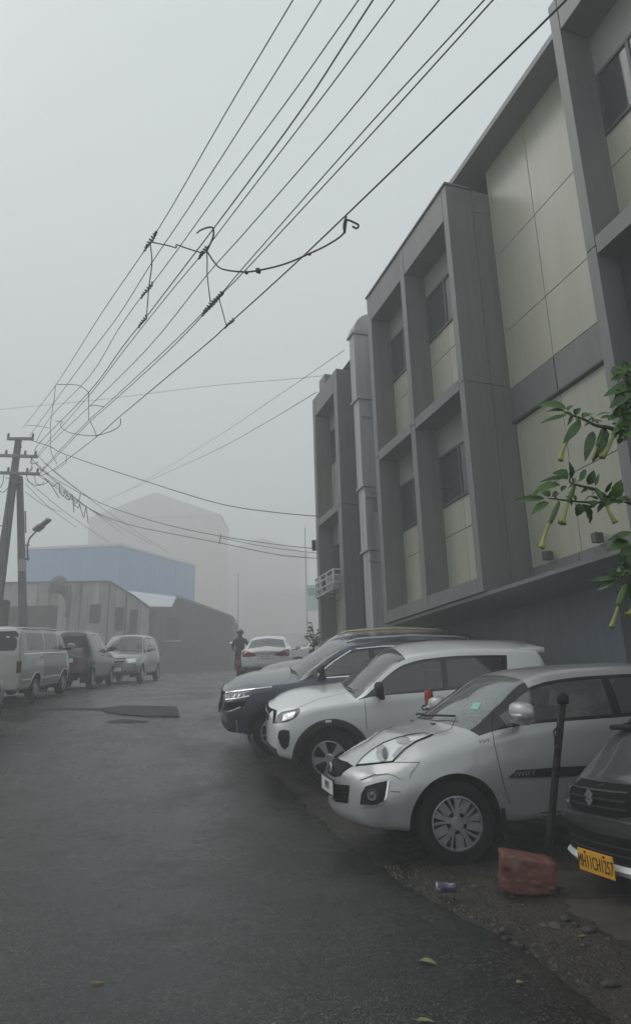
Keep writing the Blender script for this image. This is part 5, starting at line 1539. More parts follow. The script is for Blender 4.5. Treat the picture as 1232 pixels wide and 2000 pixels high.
def make_brezza():
    S = suv_spec(3.85, .895, .955, 1.075, 1.62, .735, 2.5, .335, WHITE, M['glass_dark'], cowl=.98, head=1.70)
    S['mats']['windscreen'] = ('windscreen', M['glass'])
    S['windows'] = [q for q in S['windows'] if q[0] != 'quarter_window']
    yaw = R(4)
    c = Car('compact_suv', S, at_hub(S, 647, 1487, 9.25, yaw, .2), yaw, 'white compact SUV with black arch cladding, between silver hatchback and dark blue SUV', 'car', 'cars parked nose out along the building')
    add_wheels(c, 'five', .2, steer=R(-20))
    interior(c, 1.2, 2.05, 2.95, floor=.42, seat_z=.66, w=.6)
    P = c.patch
    ax, r = S['axles'][0], S['arch_r']
    for ax in S['axles']:
        ring = [('s', ax + (r + .085) * math.cos(R(a)), S['wheel_r'] + (r + .085) * math.sin(R(a))) for a in range(-8, 189, 14)]
        inn = [('s', ax + (r - .004) * math.cos(R(a)), S['wheel_r'] + (r - .004) * math.sin(R(a))) for a in range(188, -9, -14)]
        c.line('arch_cladding', [('s', ax + (r + .04) * math.cos(R(a)), S['wheel_r'] + (r + .04) * math.sin(R(a))) for a in range(-14, 195, 8)], M['trim'], w=.095, thick=.022, n=44)
    P('headlight', cv((538, 1413), (541, 1399), (550, 1391), (585, 1384), (586, 1390), (578, 1402), (562, 1410)), M['lamp_dark'], 'view', off=.006, res=.03)
    P('lamp_insert', cv((551, 1409), (554, 1396), (578, 1390), (574, 1401), (562, 1407)), M['lamp'], 'view', off=.012, res=.03)
    bowl(c, ('c', 561, 1400), .05, M['lamp'])
    P('grille', cv((534, 1388), (541, 1387), (537, 1413), (533, 1413)), M['gap'], 'view', off=.005)
    P('grille', fv((-.44, .87), (.44, .87), (.42, .74), (-.42, .74)), M['gap'], (1, 0, 0), off=.006, sides=(-1,))
    c.line('grille_bar', fv((-.42, .82), (.42, .82)), M['chrome'], w=.03, thick=.012, sides=(-1,))
    P('fog_lamp_recess', cv((543, 1440), (545, 1428), (553, 1425), (565, 1427), (566, 1440), (564, 1456), (557, 1464), (550, 1459), (546, 1450)), M['black'], 'view', off=.006, res=.03)
    P('lower_cladding', fv((-.74, .46), (.74, .46), (.74, .34), (-.74, .34)), M['trim'], (1, 0, 0), off=.006, sides=(-1,))
    gaps(c, cv((711, 1362), (714, 1390), (716, 1425)), sv((2.22, 1.03), (2.22, .6)))
    c.line('panel_gap', cv((578, 1384), (620, 1366), (670, 1354), (700, 1347)), M['gap'])
    mirror(c, 1.34, 1.0, 1.16, M['black'], (.16, .24, .19))
    handle(c, 2.02, .93, WHITE)
    m = MB(); rbox(m, c.T(3.18, -.56, 1.485), c.T(3.58, .56, 1.552), .02); m.build('rear_spoiler', WHITE, c.root, auto=40)
    wiper(c, [(.98, .05), (1.0, -.2), (1.06, -.5)])
    h, n = c.pt(('c', 641, 1406), -1)
    m = MB(); rbox(m, c.T(h.x - .04, h.y - .035, h.z - .03), c.T(h.x + .04, h.y + .01, h.z), .01); m.build('arch_clip', M['white_plate'], c.root)
    P('tail_lamp', rv((-.55, 1.05), (-.72, 1.05), (-.74, .85), (-.60, .85)), M['red_lamp'], (-1, .4, 0), off=.006)
    plate(c, 'f', .62, 'MH11', M['white_plate'])
    return c
make_brezza()

# ---------------------------------------------------------------- dark blue SUV
BLUE = paint('dark blue paint', (.030, .045, .070), .25, .32, dirt=.2)
def make_seltos():
    S = suv_spec(4.16, .90, .96, 1.09, 1.60, .77, 2.61, .34, BLUE, M['glass'], cowl=1.02, head=1.80)
    S['mats']['window_rear'] = ('window', M['glass_dark'])
    yaw = R(4)
    c = Car('suv', S, at_hub(S, 540, 1441, 10.75, yaw, .2), yaw, 'dark blue SUV with chrome window line and roof rails, behind the white compact SUV', 'car', 'cars parked nose out along the building')
    add_wheels(c, 'y', .2)
    interior(c, 1.25, 2.15, 3.1, floor=.42, seat_z=.66, w=.6)
    P = c.patch
    P('headlight', cv((442, 1370), (444, 1357), (470, 1354), (500, 1351), (489, 1362), (470, 1365)), M['lamp_dark'], 'view', off=.006, res=.03)
    for k in range(3):
        c.line('lamp_strip', cv((456 + 9 * k, 1363), (460 + 9 * k, 1357)), M['lamp'], w=.025, thick=.01, n=4)
    c.line('lamp_brow', cv((441, 1353), (470, 1350), (500, 1346), (531, 1342)), M['chrome'], w=.028, thick=.012, n=20)
    c.line('lamp_brow', cv((441, 1367), (465, 1364), (487, 1359)), M['chrome'], w=.02, thick=.01, n=14)
    P('grille', cv((436, 1388), (440, 1372), (482, 1368), (475, 1380), (455, 1388)), M['gap'], 'view', off=.005)
    P('grille', fv((-.50, .86), (.50, .86), (.46, .66), (-.46, .66)), M['gap'], (1, 0, 0), off=.006, sides=(-1,))
    c.line('grille_bar', cv((438, 1391), (452, 1388), (470, 1381)), M['chrome'], w=.03, thick=.012, n=14)
    c.line('fog_trim', cv((463, 1406), (464, 1426)), M['chrome'], w=.03, thick=.014, n=6)
    P('fog_lamp_recess', cv((441, 1416), (460, 1418), (463, 1436), (446, 1438)), M['lamp_dark'], 'view', off=.005)
    P('lower_cladding', fv((-.76, .48), (.76, .48), (.76, .34), (-.76, .34)), M['trim'], (1, 0, 0), off=.006, sides=(-1,))
    for ax in S['axles']:
        r = S['arch_r']
        c.line('arch_cladding', [('s', ax + (r + .03) * math.cos(R(a)), S['wheel_r'] + (r + .03) * math.sin(R(a))) for a in range(-14, 195, 8)], M['trim'], w=.075, thick=.018, n=44)
    gaps(c, cv((617, 1318), (611, 1345), (609, 1372)), cv((533, 1340), (560, 1330), (572, 1321)))
    # chrome round the glass
    c.line('window_trim', [('s', 1.42, 1.145), ('s', 1.65, 1.30), ('s', 1.90, 1.435)], M['chrome'], w=.022, thick=.008)
    c.line('window_trim', [('s', 1.50, 1.075), ('s', 2.2, 1.10), ('s', 3.2, 1.13)], M['chrome'], w=.022, thick=.008)
    c.line('window_trim', [('s', 1.98, 1.455), ('s', 2.4, 1.48), ('s', 3.2, 1.46)], M['chrome'], w=.018, thick=.008)
    mirror(c, 1.45, 1.01, 1.19, M['black'], (.16, .26, .18), lamp=M['chrome'])
    handle(c, 2.15, .98, M['chrome'])
    for sg in (-1, 1):
        m = MB(); m.tube([c.T(1.85, sg*.62, 1.545), c.T(2.0, sg*.625, 1.595), c.T(2.8, sg*.625, 1.62), c.T(3.5, sg*.61, 1.575), c.T(3.7, sg*.60, 1.54)], .018, 6); m.build('roof_rail', M['alloy'], c.root, smooth=True)
    m = MB(); rbox(m, c.T(3.62, -.58, 1.455), c.T(3.96, .58, 1.50), .02); m.build('rear_spoiler', M['gloss_black'], c.root, auto=40)
    wiper(c, [(1.02, .05), (1.04, -.2), (1.10, -.5)])
    P('tail_lamp', rv((-.50, 1.0), (-.74, 1.0), (-.74, .85), (-.55, .85)), M['red_lamp'], (-1, .4, 0), off=.006)
    plate(c, 'f', .60, 'MH11', M['white_plate'])
    return c
make_seltos()
# ---------------------------------------------------------------- the other cars
def hatch_spec(L, w, zh, zc, zr, fa, wb, r, pnt, gl, cowl=.9, head=1.5, frame=None):
    S = suv_spec(L, w, zh, zc, zr, fa, wb, r, pnt, gl, cowl, head, frame, roof_rear=L - .28)
    S['panels'] = [p for p in S['panels'] if p[0] != 'sill_cladding']
    S['nx'] = 80; S['arch_r'] = r + .045
    S['windows'] = [q for q in S['windows'] if q[0] != 'quarter_window']
    return S
DARK = paint('black green paint', (.032, .037, .037), .35, .28, dirt=.2, drops=.3)
def make_taxi():
    """dark car at the right edge with the yellow plate; only its nose stands in the picture"""
    S = hatch_spec(3.45, .735, .70, 1.0, 1.76, .56, 2.35, .28, DARK, M['glass'], cowl=.52, head=1.08)
    S['top'] = pchip([(0, .655), (.04, .69), (.15, .765), (.42, .945), (.50, .985), (.56, 1.02), (.80, 1.33), (1.08, 1.66), (1.3, 1.735), (2.0, 1.77), (3.0, 1.74), (3.25, 1.66), (3.35, 1.4), (3.45, .95)])
    S['belt'] = pchip([(0, .58), (.1, .64), (.3, .76), (.55, .90), (1.0, .97), (3.1, 1.0), (3.45, .85)])
    S['wid'] = pchip([(0, .655), (.12, .70), (.35, .73), (.6, .735), (2.8, .735), (3.45, .66)])
    S['roofw'] = pchip([(0, .52), (.3, .58), (.55, .62), (1.08, .56), (3.45, .54)])
    S['plan'] = pchip([(-.2, .24), (0, .20), (.25, .12), (.55, .10), (1.08, .05), (2.2, 0), (3.45, -.1)])
    S['nose'] = lambda z: .20 * (z - .40) ** 2 + .15 * max(0, z - .60); S['nx'] = 100
    S['bot'] = pchip([(0, .17), (.4, .17), (2.8, .18), (3.45, .3)])
    S['stations'] = [.53, 1.08, .85, 1.5, 1.6, 2.5]
    S['windows'] = [('windscreen', .54, 1.08, J['top'] - 2, J['end']), ('window_front', .80, 1.5, J['gh'] + 1, J['c4'] - 1), ('window_rear', 1.58, 2.5, J['gh'] + 1, J['c4'] - 1)]
    S['panels'] = [('window_frame', .6, 2.6, J['gh'], J['c4']), ('door', .75, 1.54, J['low'], J['gh']), ('rear_door', 1.54, 2.5, J['low'], J['gh']), ('hood', -2, .53, J['c4'] + 1, J['end'])]
    yaw = R(12)
    fx = px(1164, 1572, 4.72)
    c = Car('taxi_van', S, (fx.x + (S['L'] / 2 + .05) * math.cos(yaw), fx.y + (S['L'] / 2 + .05) * math.sin(yaw)), yaw, 'black van with yellow number plate and slatted grille, cut off by the right edge', 'van', 'cars parked nose out along the building')
    add_wheels(c, 'steel', .165)
    interior(c, .78, 1.35, 2.3, floor=.35, seat_z=.7, w=.5)
    P = c.patch
    P('headlight', cv((1093, 1502), (1103, 1512), (1108, 1530), (1113, 1560), (1112, 1568), (1104, 1562), (1098, 1545)), M['lamp'], 'view', off=.006, res=.03)
    P('indicator_lamp', cv((1100, 1488), (1116, 1490), (1110, 1505), (1102, 1500)), M['lamp'], 'view', off=.006, res=.03)
    P('grille', fv((-.34, .655), (.34, .655), (.33, .50), (.20, .475), (-.20, .475), (-.33, .50)), M['gap'], (1, 0, 0), off=.005, sides=(-1,))
    for z in (.525, .57, .615):
        c.line('grille_slat', fv((-.29, z), (.29, z)), M['trim'], w=.016, thick=.012, sides=(-1,))
    h, n = c.pt(('f', 0, .57)); suzuki_s(c, (h.x - .035, 0, .575), .085, FRONT)
    c.line('bumper_bar', fv((-.60, .425), (-.3, .43), (.3, .43), (.60, .425)), DARK, w=.07, thick=.03, sides=(-1,))
    P('lower_grille', fv((-.50, .37), (.50, .37), (.46, .235), (-.46, .235)), M['gap'], (1, 0, 0), off=.006, sides=(-1,))
    for z in (.27, .315):
        c.line('grille_slat', fv((-.40, z), (.40, z)), M['trim'], w=.012, thick=.010, sides=(-1,))
    c.line('bumper_skirt', fv((-.62, .20), (-.3, .19), (.3, .19), (.62, .20)), M['white_plate'], w=.06, thick=.03, sides=(-1,))
    for sg in (-1,):
        P('headlight', fv((-.40, .66), (-.60, .67), (-.66, .60), (-.60, .50), (-.42, .49)), M['lamp'], (1, .3, 0), off=.006, sides=(-1,))
    e = plate(c, 'f', .205, 'MH11CH1257', M['yellow_plate'], w=.37, h=.125, out=.06, size=.105, sx=.575, rows=[('MH11CH1257', -.008)])
    for q in (-.10, .10):
        o = MB().lathe([(0, .008), (.004, .007), (.005, 0)], 10, 'z').build('screw', M['gap'], e); o.location = (q, .048, .001)
    gaps(c, sv((.85, .93), (.87, .6), (.9, .3)))
    c.line('panel_gap', [('t', .08, -.50), ('t', .3, -.57), ('t', .5, -.60)], M['gap'])
    mirror(c, 1.22, .86, 1.12, DARK, (.12, .2, .16))
    wiper(c, [(.54, .3), (.55, 0), (.60, -.4)]); wiper(c, [(.55, .5), (.56, .2), (.60, -.05)])
    m = MB(); rbox(m, c.T(.46, -.54, .955), c.T(.54, .54, .99), .012); m.build('cowl_grille', M['black'], c.root)
    return c
make_taxi()

DULLRED = mat('dull red lamp', (.07, .012, .012), .3, var=.2)
GREY = paint('dark grey paint', (.035, .036, .038), .2, .34)
TAN = paint('yellow roof paint', (.30, .20, .08), 0., .4, dirt=0)
def simple_car(name, S, pos, yaw, label, wheels='five', group=None, plates=None, tail=True, mirrors=None, cat='car', front=True):
    c = Car(name, S, pos, yaw, label, cat, group)
    add_wheels(c, wheels, .175)
    L, w = S['L'], S['W']
    zc = float(S['top'](S['cowl_x']))
    interior(c, S['cowl_x'] + .22, S['cowl_x'] + 1.05, min(L - .9, S['cowl_x'] + 1.95), floor=.38, seat_z=.6, w=w - .27)
    P = c.patch
    zh = float(S['top'](.06))
    if front:
        P('headlight', fv((-(w - .42), zh - .10), (-(w - .18), zh - .07), (-(w - .13), zh - .17), (-(w - .20), zh - .22), (-(w - .40), zh - .22)), M['lamp'], (1, .5, 0), off=.006)
        P('grille', fv((-(w - .46), zh - .06), ((w - .46), zh - .06), ((w - .50), zh - .2), (-(w - .50), zh - .2)), M['gap'], (1, 0, 0), off=.006, sides=(-1,))
        c.line('grille_bar', fv((-(w - .48), zh - .12), ((w - .48), zh - .12)), M['chrome'], w=.03, thick=.012, sides=(-1,))
        P('lower_grille', fv((-(w - .35), .40), ((w - .35), .40), ((w - .38), .28), (-(w - .38), .28)), M['gap'], (1, 0, 0), off=.006, sides=(-1,))
        plate(c, 'f', .47, plates or 'MH11', M['white_plate'])
    if tail:
        P('tail_lamp', rv((-(w - .28), zc + .02), (-(w - .13), zc + .02), (-(w - .12), zc - .28), (-(w - .26), zc - .28)), DULLRED, (-1, .5, 0), off=.006)
        plate(c, 'r', zc - .25, plates or 'MH11', M['white_plate'])
    gaps(c, sv((S['cowl_x'] + .33, zc - .06), (S['cowl_x'] + .36, .55), (S['cowl_x'] + .42, .3)), sv((2.2, zc - .02), (2.2, .35)))
    mirror(c, S['cowl_x'] + .38, w + .10, zc + .08, mirrors or S['paint'], (.15, .2, .14))
    handle(c, 2.05, zc - .13, S['paint'])
    wiper(c, [(S['cowl_x'], .1), (S['cowl_x'] + .03, -.2), (S['cowl_x'] + .1, -.45)])
    return c
def H(L, w, zh, zc, zr, fa, wb, r, pnt, gl, cowl=.9, head=1.5, frame=None, nx=64):
    S = hatch_spec(L, w, zh, zc, zr, fa, wb, r, pnt, gl, cowl, head, frame); S['W'] = w; S['cowl_x'] = cowl; S['nx'] = nx
    return S
# yellow-roofed dark hatchback behind the blue SUV
S = H(3.55, .78, .90, 1.04, 1.57, .70, 2.4, .29, GREY, M['glass'], .88, 1.55)
S['panels'].insert(0, ('roof', 1.55, 3.3, J['c4'], J['end'])); S['mats']['roof'] = ('roof', TAN)
S['panels'].insert(0, ('pillar', .9, 1.55, J['c4'] + 1, J['top'] - 2)); S['mats']['pillar'] = ('pillar', TAN)
simple_car('hatchback_car', S, (.66, 13.0), R(3), 'dark hatchback with yellowish roof and silver mirrors, mostly hidden behind the dark blue SUV', group='cars parked nose out along the building', mirrors=M['alloy'])

# white saloon seen from behind
SW = paint('pearl white paint', (.72, .73, .72), 0., .35, dirt=.2)
def make_sedan():
    L, w = 4.30, .865
    S = H(L, w, .82, .98, 1.47, .85, 2.65, .31, SW, M['glass'], 1.05, 1.85, SW)
    S['top'] = pchip([(0, .74), (.06, .80), (.4, .90), (.95, .965), (1.05, .98), (1.12, 1.01), (1.85, 1.41), (2.1, 1.45), (2.5, 1.47), (3.0, 1.43), (3.25, 1.36), (3.75, 1.10), (3.82, 1.075), (4.1, 1.06), (4.22, 1.045), (4.3, .98)])
    S['belt'] = pchip([(0, .62), (.2, .72), (1, .89), (2, .93), (3.2, .97), (3.8, 1.0), (4.15, .98), (4.3, .85)])
    S['roofw'] = pchip([(0, .56), (1.0, .72), (1.85, .60), (3.0, .57), (3.3, .58), (3.8, .66), (4.3, .62)])
    S['tail'] = lambda z: .5 * max(0, .5 - z) + .25 * max(0, .9 - z) * (z > .75)
    S['stations'] = [1.06, 1.85, 2.12, 2.2, 3.0, 3.22, 3.74]
    S['windows'] = [('windscreen', 1.06, 1.85, J['top'] - 2, J['end']), ('window_front', 1.3, 2.12, J['gh'] + 1, J['c4'] - 1), ('window_rear', 2.2, 3.25, J['gh'] + 1, J['c4'] - 1), ('rear_window', 3.22, 3.74, J['top'] - 1, J['end'])]
    S['panels'] = [('window_frame', 1.1, 3.3, J['gh'], J['c4']), ('door', 1.3, 2.16, J['low'], J['gh']), ('rear_door', 2.16, 3.15, J['low'], J['gh']), ('hood', -2, 1.06, J['c4'] + 1, J['end']), ('tailgate', 3.80, 4.25, J['c4'] + 1, J['end'])]
    S['mats']['tailgate'] = ('boot_lid', SW); S['mats']['window_frame'] = ('window_frame', M['gloss_black'])
    p = px(519, 1290, 23.2)
    c = simple_car('saloon_car', S, (p.x, p.y + L / 2), R(-90), 'white saloon with red tail lamps seen from behind, up the street', tail=False, plates='MH12', group='cars parked up the street')
    P = c.patch
    P('tail_lamp', rv((-.28, .80), (-.36, .86), (-.60, .96), (-.74, .98), (-.77, .88), (-.76, .76), (-.50, .75)), M['red_lamp'], (-1, .45, 0), off=.008, res=.05)
    c.line('boot_trim', rv((-.42, .88), (0, .90), (.42, .88)), M['chrome'], w=.03, thick=.012, sides=(-1,))
    P('bumper_reflector', rv((-.56, .44), (-.76, .45), (-.76, .34), (-.58, .33)), M['trim'], (-1, .3, 0), off=.008)
    c.line('fog_trim', rv((-.54, .32), (-.78, .31)), M['chrome'], w=.025, thick=.012)
    plate(c, 'r', .76, 'MH12', M['white_plate'], size=.09, rows=[('MH12 MR', 0)])
    gaps(c, rv((-.52, .74), (-.46, .60), (-.30, .53), (0, .52)))
    suzuki_s(c, (c.pt(('r', 0, .93))[0].x + .02, 0, .945), .07, Matrix(((0, 0, 1, 0), (1, 0, 0, 0), (0, 1, 0, 0), (0, 0, 0, 1))))
make_sedan()
# white SUV whose roof shows behind the saloon
S = H(4.0, .86, .96, 1.12, 1.74, .75, 2.6, .34, SW, M['glass_dark'], .98, 1.62)
p = px(590, 1260, 28.5)
simple_car('parked_suv', S, (p.x + 1.0, p.y + .6), R(6), 'white SUV with dark windows, its roof showing right behind the white saloon', group='cars parked up the street')

# boxy white van on the left
VAN = paint('old white van paint', (.40, .41, .39), 0., .45, dirt=.3)
VAN_SHADED = paint('shaded van side paint', (.10, .105, .10), 0., .5, dirt=.4)  # dark reflection of the road put into the colour of the van's sides
def make_van():
    L, w = 3.22, .70
    S = H(L, w, .95, 1.0, 1.60, .55, 1.84, .27, VAN, M['glass'], .10, .62, VAN)
    S['top'] = pchip([(0, .93), (.04, 1.0), (.10, 1.05), (.55, 1.48), (.75, 1.555), (1.2, 1.60), (2.6, 1.60), (3.0, 1.585), (3.14, 1.55), (3.2, 1.47), (3.22, 1.40)])
    S['belt'] = pchip([(0, .84), (.1, .92), (.5, .97), (3.22, .98)])
    S['wid'] = pchip([(0, .64), (.15, .69), (.5, .70), (2.9, .70), (3.22, .665)])
    S['roofw'] = pchip([(0, .58), (.6, .57), (3.22, .57)])
    S['plan'] = pchip([(-.2, .10), (0, .09), (.5, .04), (1, 0), (2.8, 0), (3.22, -.05)])
    S['nose'] = lambda z: .12 * max(0, z - .6); S['tail'] = lambda z: .10 * max(0, z - 1.0)
    S['bot'] = pchip([(0, .24), (3.22, .26)]); S['mid'] = .55; S['r2'] = .1; S['rr'] = .05
    S['stations'] = [.10, .58, .95, 1.02, 1.85, 1.92, 2.9]
    S['windows'] = [('windscreen', .12, .58, J['top'] - 2, J['end']), ('window_front', .38, .96, J['gh'] + 1, J['c4'] - 1), ('window_rear', 1.04, 1.86, J['gh'] + 1, J['c4'] - 1), ('quarter_window', 1.93, 2.9, J['gh'] + 1, J['c4'] - 1)]
    S['panels'] = [('door', .35, 1.0, J['low'], J['gh']), ('rear_door', 1.0, 2.0, J['low'], J['gh'])]
    S['mats'].update({'door': ('door', VAN_SHADED), 'rear_door': ('door', VAN_SHADED)})
    c = simple_car('van', S, (-6.88, 16.6), R(-88.5), 'boxy old white van with dark road reflection painted into its lower sides, left row', wheels='steel', tail=False, group='vehicles parked along the left side', front=False, cat='van')
    P = c.patch
    P('rear_window', rv((-.50, 1.08), (-.54, 1.16), (-.53, 1.42), (-.46, 1.48), (.46, 1.48), (.53, 1.42), (.54, 1.16), (.50, 1.08)), M['gloss_black'], (-1, 0, 0), off=.006, sides=(-1,), res=.08)
    P('tail_lamp', rv((-.56, .86), (-.64, .86), (-.64, .62), (-.56, .62)), DULLRED, (-1, .3, 0), off=.01)
    c.line('waist_trim', sv((.2, .985), (1.6, 1.0), (3.1, 1.0)), M['chrome'], w=.03, thick=.012)
    c.line('sill_trim', sv((.95, .46), (2.05, .46)), M['white_plate'], w=.045, thick=.012)
    c.line('sill_trim', sv((2.75, .46), (3.15, .46)), M['white_plate'], w=.045, thick=.012)
    for ax in S['axles']:
        r = S['arch_r']
        c.line('arch_trim', [('s', ax + (r + .015) * math.cos(R(a)), S['wheel_r'] + (r + .015) * math.sin(R(a))) for a in range(20, 165, 8)], M['white_plate'], w=.03, thick=.012, n=30)
    c.line('roof_gutter', sv((.7, 1.50), (1.6, 1.53), (3.05, 1.53)), M['white_plate'], w=.035, thick=.03)
    plate(c, 'r', .55, 'MH11', M['white_plate'], w=.34, h=.16)
make_van()
# dark tall hatchback next in the row, red lamps low on its tail
DK2 = paint('charcoal paint', (.030, .031, .034), .2, .34)
S = H(3.45, .74, .92, 1.05, 1.66, .68, 2.4, .28, DK2, M['glass'], .85, 1.45)
c = simple_car('tall_hatchback', S, (-7.15, 21.6), R(-86), 'dark tall hatchback with red reflector strip across its tail, left row', wheels='steel', group='vehicles parked along the left side')
c.patch('rear_reflector', rv((-.60, .66), (.60, .66), (.60, .58), (-.60, .58)), M['red_lamp'], (-1, 0, 0), off=.008, sides=(-1,), res=.08)
c.patch('rear_window', rv((-.50, 1.14), (-.46, 1.46), (.46, 1.46), (.50, 1.14)), M['gloss_black'], (-1, 0, 0), off=.006, sides=(-1,), res=.08)
c.line('roof_edge', rv((-.5, 1.60), (.5, 1.60)), M['white_plate'], w=.03, thick=.02, sides=(-1,))
# silver people carrier facing down the road
SV2 = paint('pale silver paint', (.30, .31, .31), .5, .36)
S = H(3.95, .82, .90, 1.06, 1.70, .72, 2.6, .31, SV2, M['glass'], .95, 1.55)
S['mats']['door'] = ('door', DK2); S['mats']['rear_door'] = ('door', DK2)
simple_car('people_carrier', S, (-6.95, 26.3), R(91), 'pale silver people carrier facing the camera, farthest left row', group='vehicles parked along the left side')
# car cut off by the left edge
S = H(3.7, .82, .94, 1.06, 1.55, .74, 2.5, .32, GREY, M['glass'], .95, 1.55)
simple_car('parked_car', S, (-6.46, 11.6), R(-90), 'dark car of which only the front wing shows at the left edge', wheels='y', group='vehicles parked along the left side')
# ================================================================ small things in front
IRON = mat('black painted iron', (.008, .008, .0085), .6, spec=.22, var=.3, scale=20, bump=.2, bscale=60)
post = empty('iron_post', (0, 0, 0), None, 'leaning black iron post with a short chain, beside the red concrete block', 'post')
pb, pt_ = px(1063, 1735, 5.2), px(1098, 1366, 5.2)
MB().tube([pb, pb.lerp(pt_, .3), pb.lerp(pt_, .6), pt_], [.026, .025, .025, .026], 12).build('shaft', IRON, post, smooth=True)
MB().lathe([(-.035, .026), (-.03, .038), (.0, .042), (.03, .036), (.045, .02), (.05, 0)], 14, 'z', pt_).build('knob', IRON, post, smooth=True)
c0 = px(1084, 1424, 5.17)
MB().tube([px(1092, 1424, 5.18), c0], .008, 6).build('hook', IRON, post)
for k in range(7):
    P = []; ctr = c0 + Vector((-.006 * (k % 2) - .004 * k * .5, 0, -.028 - .038 * k))
    for i in range(13):
        a = 2 * math.pi * i / 12
        u = Vector((math.cos(a) * .014, 0, math.sin(a) * .026)) if k % 2 == 0 else Vector((0, math.cos(a) * .014, math.sin(a) * .026))
        P.append(ctr + u)
    MB().tube(P, .0055, 5, cap=False).build('chain_link', IRON, post, smooth=True)
# post with red cap between the two cars
q = empty('capped_post', (0, 0, 0), None, 'black post with a red wrapped cap, between the silver hatchback and the white SUV', 'post')
t0, t1 = px(838, 1348, 8.0), px(838, 1378, 8.0)
zb = ground_z(t0.x, 8.0) - .1
REDP = mat('red wrap', (.33, .02, .025), .5, var=.3, scale=30, bump=.5, bscale=60)
MB().tube([(t1.x, 8.0, zb), (t1.x, 8.0, t1.z)], .035, 10).build('shaft', IRON, q, smooth=True)
h_ = t0.z - t1.z
MB().lathe([(0, .036), (.01, .046), (h_ * .3, .044), (h_ * .5, .05), (h_ * .75, .046), (h_ * .95, .05), (h_, .03), (h_, 0)], 14, 'z', t1).build('cap', REDP, q, smooth=True)
P = [px(833, 1385, 7.97), px(826, 1386, 7.95), px(824, 1382, 7.95), px(827, 1378, 7.95), px(834, 1379, 7.97)]
MB().tube(smooth_pts(P, 4), .008, 6).build('hook', IRON, q, smooth=True)
# red painted concrete block
RED = mat('worn red paint', (.115, .030, .022), .6, var=.3, scale=9, bump=.9, bscale=28, stain=(.16, .10, .07), stain_amt=.8, stain_scale=16)
bm = bmesh.new(); bmesh.ops.create_cube(bm, size=1)
bmesh.ops.subdivide_edges(bm, edges=bm.edges[:], cuts=21, use_grid_fill=True)
for v in bm.verts:
    q_ = v.co * 2; k_ = (abs(q_.x) ** 14 + abs(q_.y) ** 14 + abs(q_.z) ** 14) ** (1 / 14)
    v.co = q_ / k_ * .5
    n_ = mnoise.noise(v.co * 3.2) * .07 + mnoise.noise(v.co * 8) * .035 + mnoise.noise(v.co * 19) * .03
    v.co *= 1 + n_
    v.co = Vector((v.co.x * .335, v.co.y * .22, v.co.z * (.215 - .045 * v.co.x)))
me = bpy.data.meshes.new('concrete_block'); bm.to_mesh(me); bm.free()
me.polygons.foreach_set('use_smooth', [True] * len(me.polygons))
blk = link('concrete_block', me, RED); bc = px(1031, 1742, 4.95)
blk.location = (bc.x + .02, bc.y + .06, .104); blk.rotation_euler = (R(2), R(5), R(-8))
tag(blk, 'worn red painted concrete block on the dirt beside the leaning post', 'block')
# crushed can
can = empty('drink_can', (0, 0, 0), None, 'crushed purple and silver drink can lying at the road edge', 'can')
ca = px(851, 1717, 4.98); ca.z = .045
can.location = ca; can.rotation_euler = (0, R(90), R(-14))
m = MB(); prof = [(0, .0), (0, .026), (.004, .028), (.008, .032), (.06, .0325), (.085, .031), (.10, .032), (.118, .032), (.126, .027), (.128, .024), (.125, .0)]
vs = []; fs = []; n = 24
for a in range(n):
    an = 2 * math.pi * a / n
    for (h, r_) in prof:
        dent = 1 - (.34 * math.exp(-((h - .085) / .02) ** 2) + .12) * max(0, math.cos(an - 2.4)) * (h > .02) * (h < .12)
        vs.append((r_ * dent * math.cos(an), r_ * dent * math.sin(an), h))
for a in range(n):
    b = (a + 1) % n
    for i in range(len(prof) - 1): fs.append((a*len(prof)+i, b*len(prof)+i, b*len(prof)+i+1, a*len(prof)+i+1))
PURP = mat('purple can print', (.085, .06, .12), .35, .3, var=.8, scale=26, stain=(.55, .55, .58), stain_amt=.9, stain_scale=22)
lo = MB().add(vs, [f for f in fs if all(prof[i % len(prof)][0] <= .0601 for i in f) and any(prof[i % len(prof)][0] < .0085 for i in f) and all(prof[i % len(prof)][0] < .009 for i in f)])
lo.build('can_end', mat('aluminium', (.62, .62, .63), .3, .9, var=.1), can, smooth=True)
MB().add(vs, [f for f in fs if any(prof[i % len(prof)][0] > .0085 for i in f)]).build('can_side', PURP, can, smooth=True)
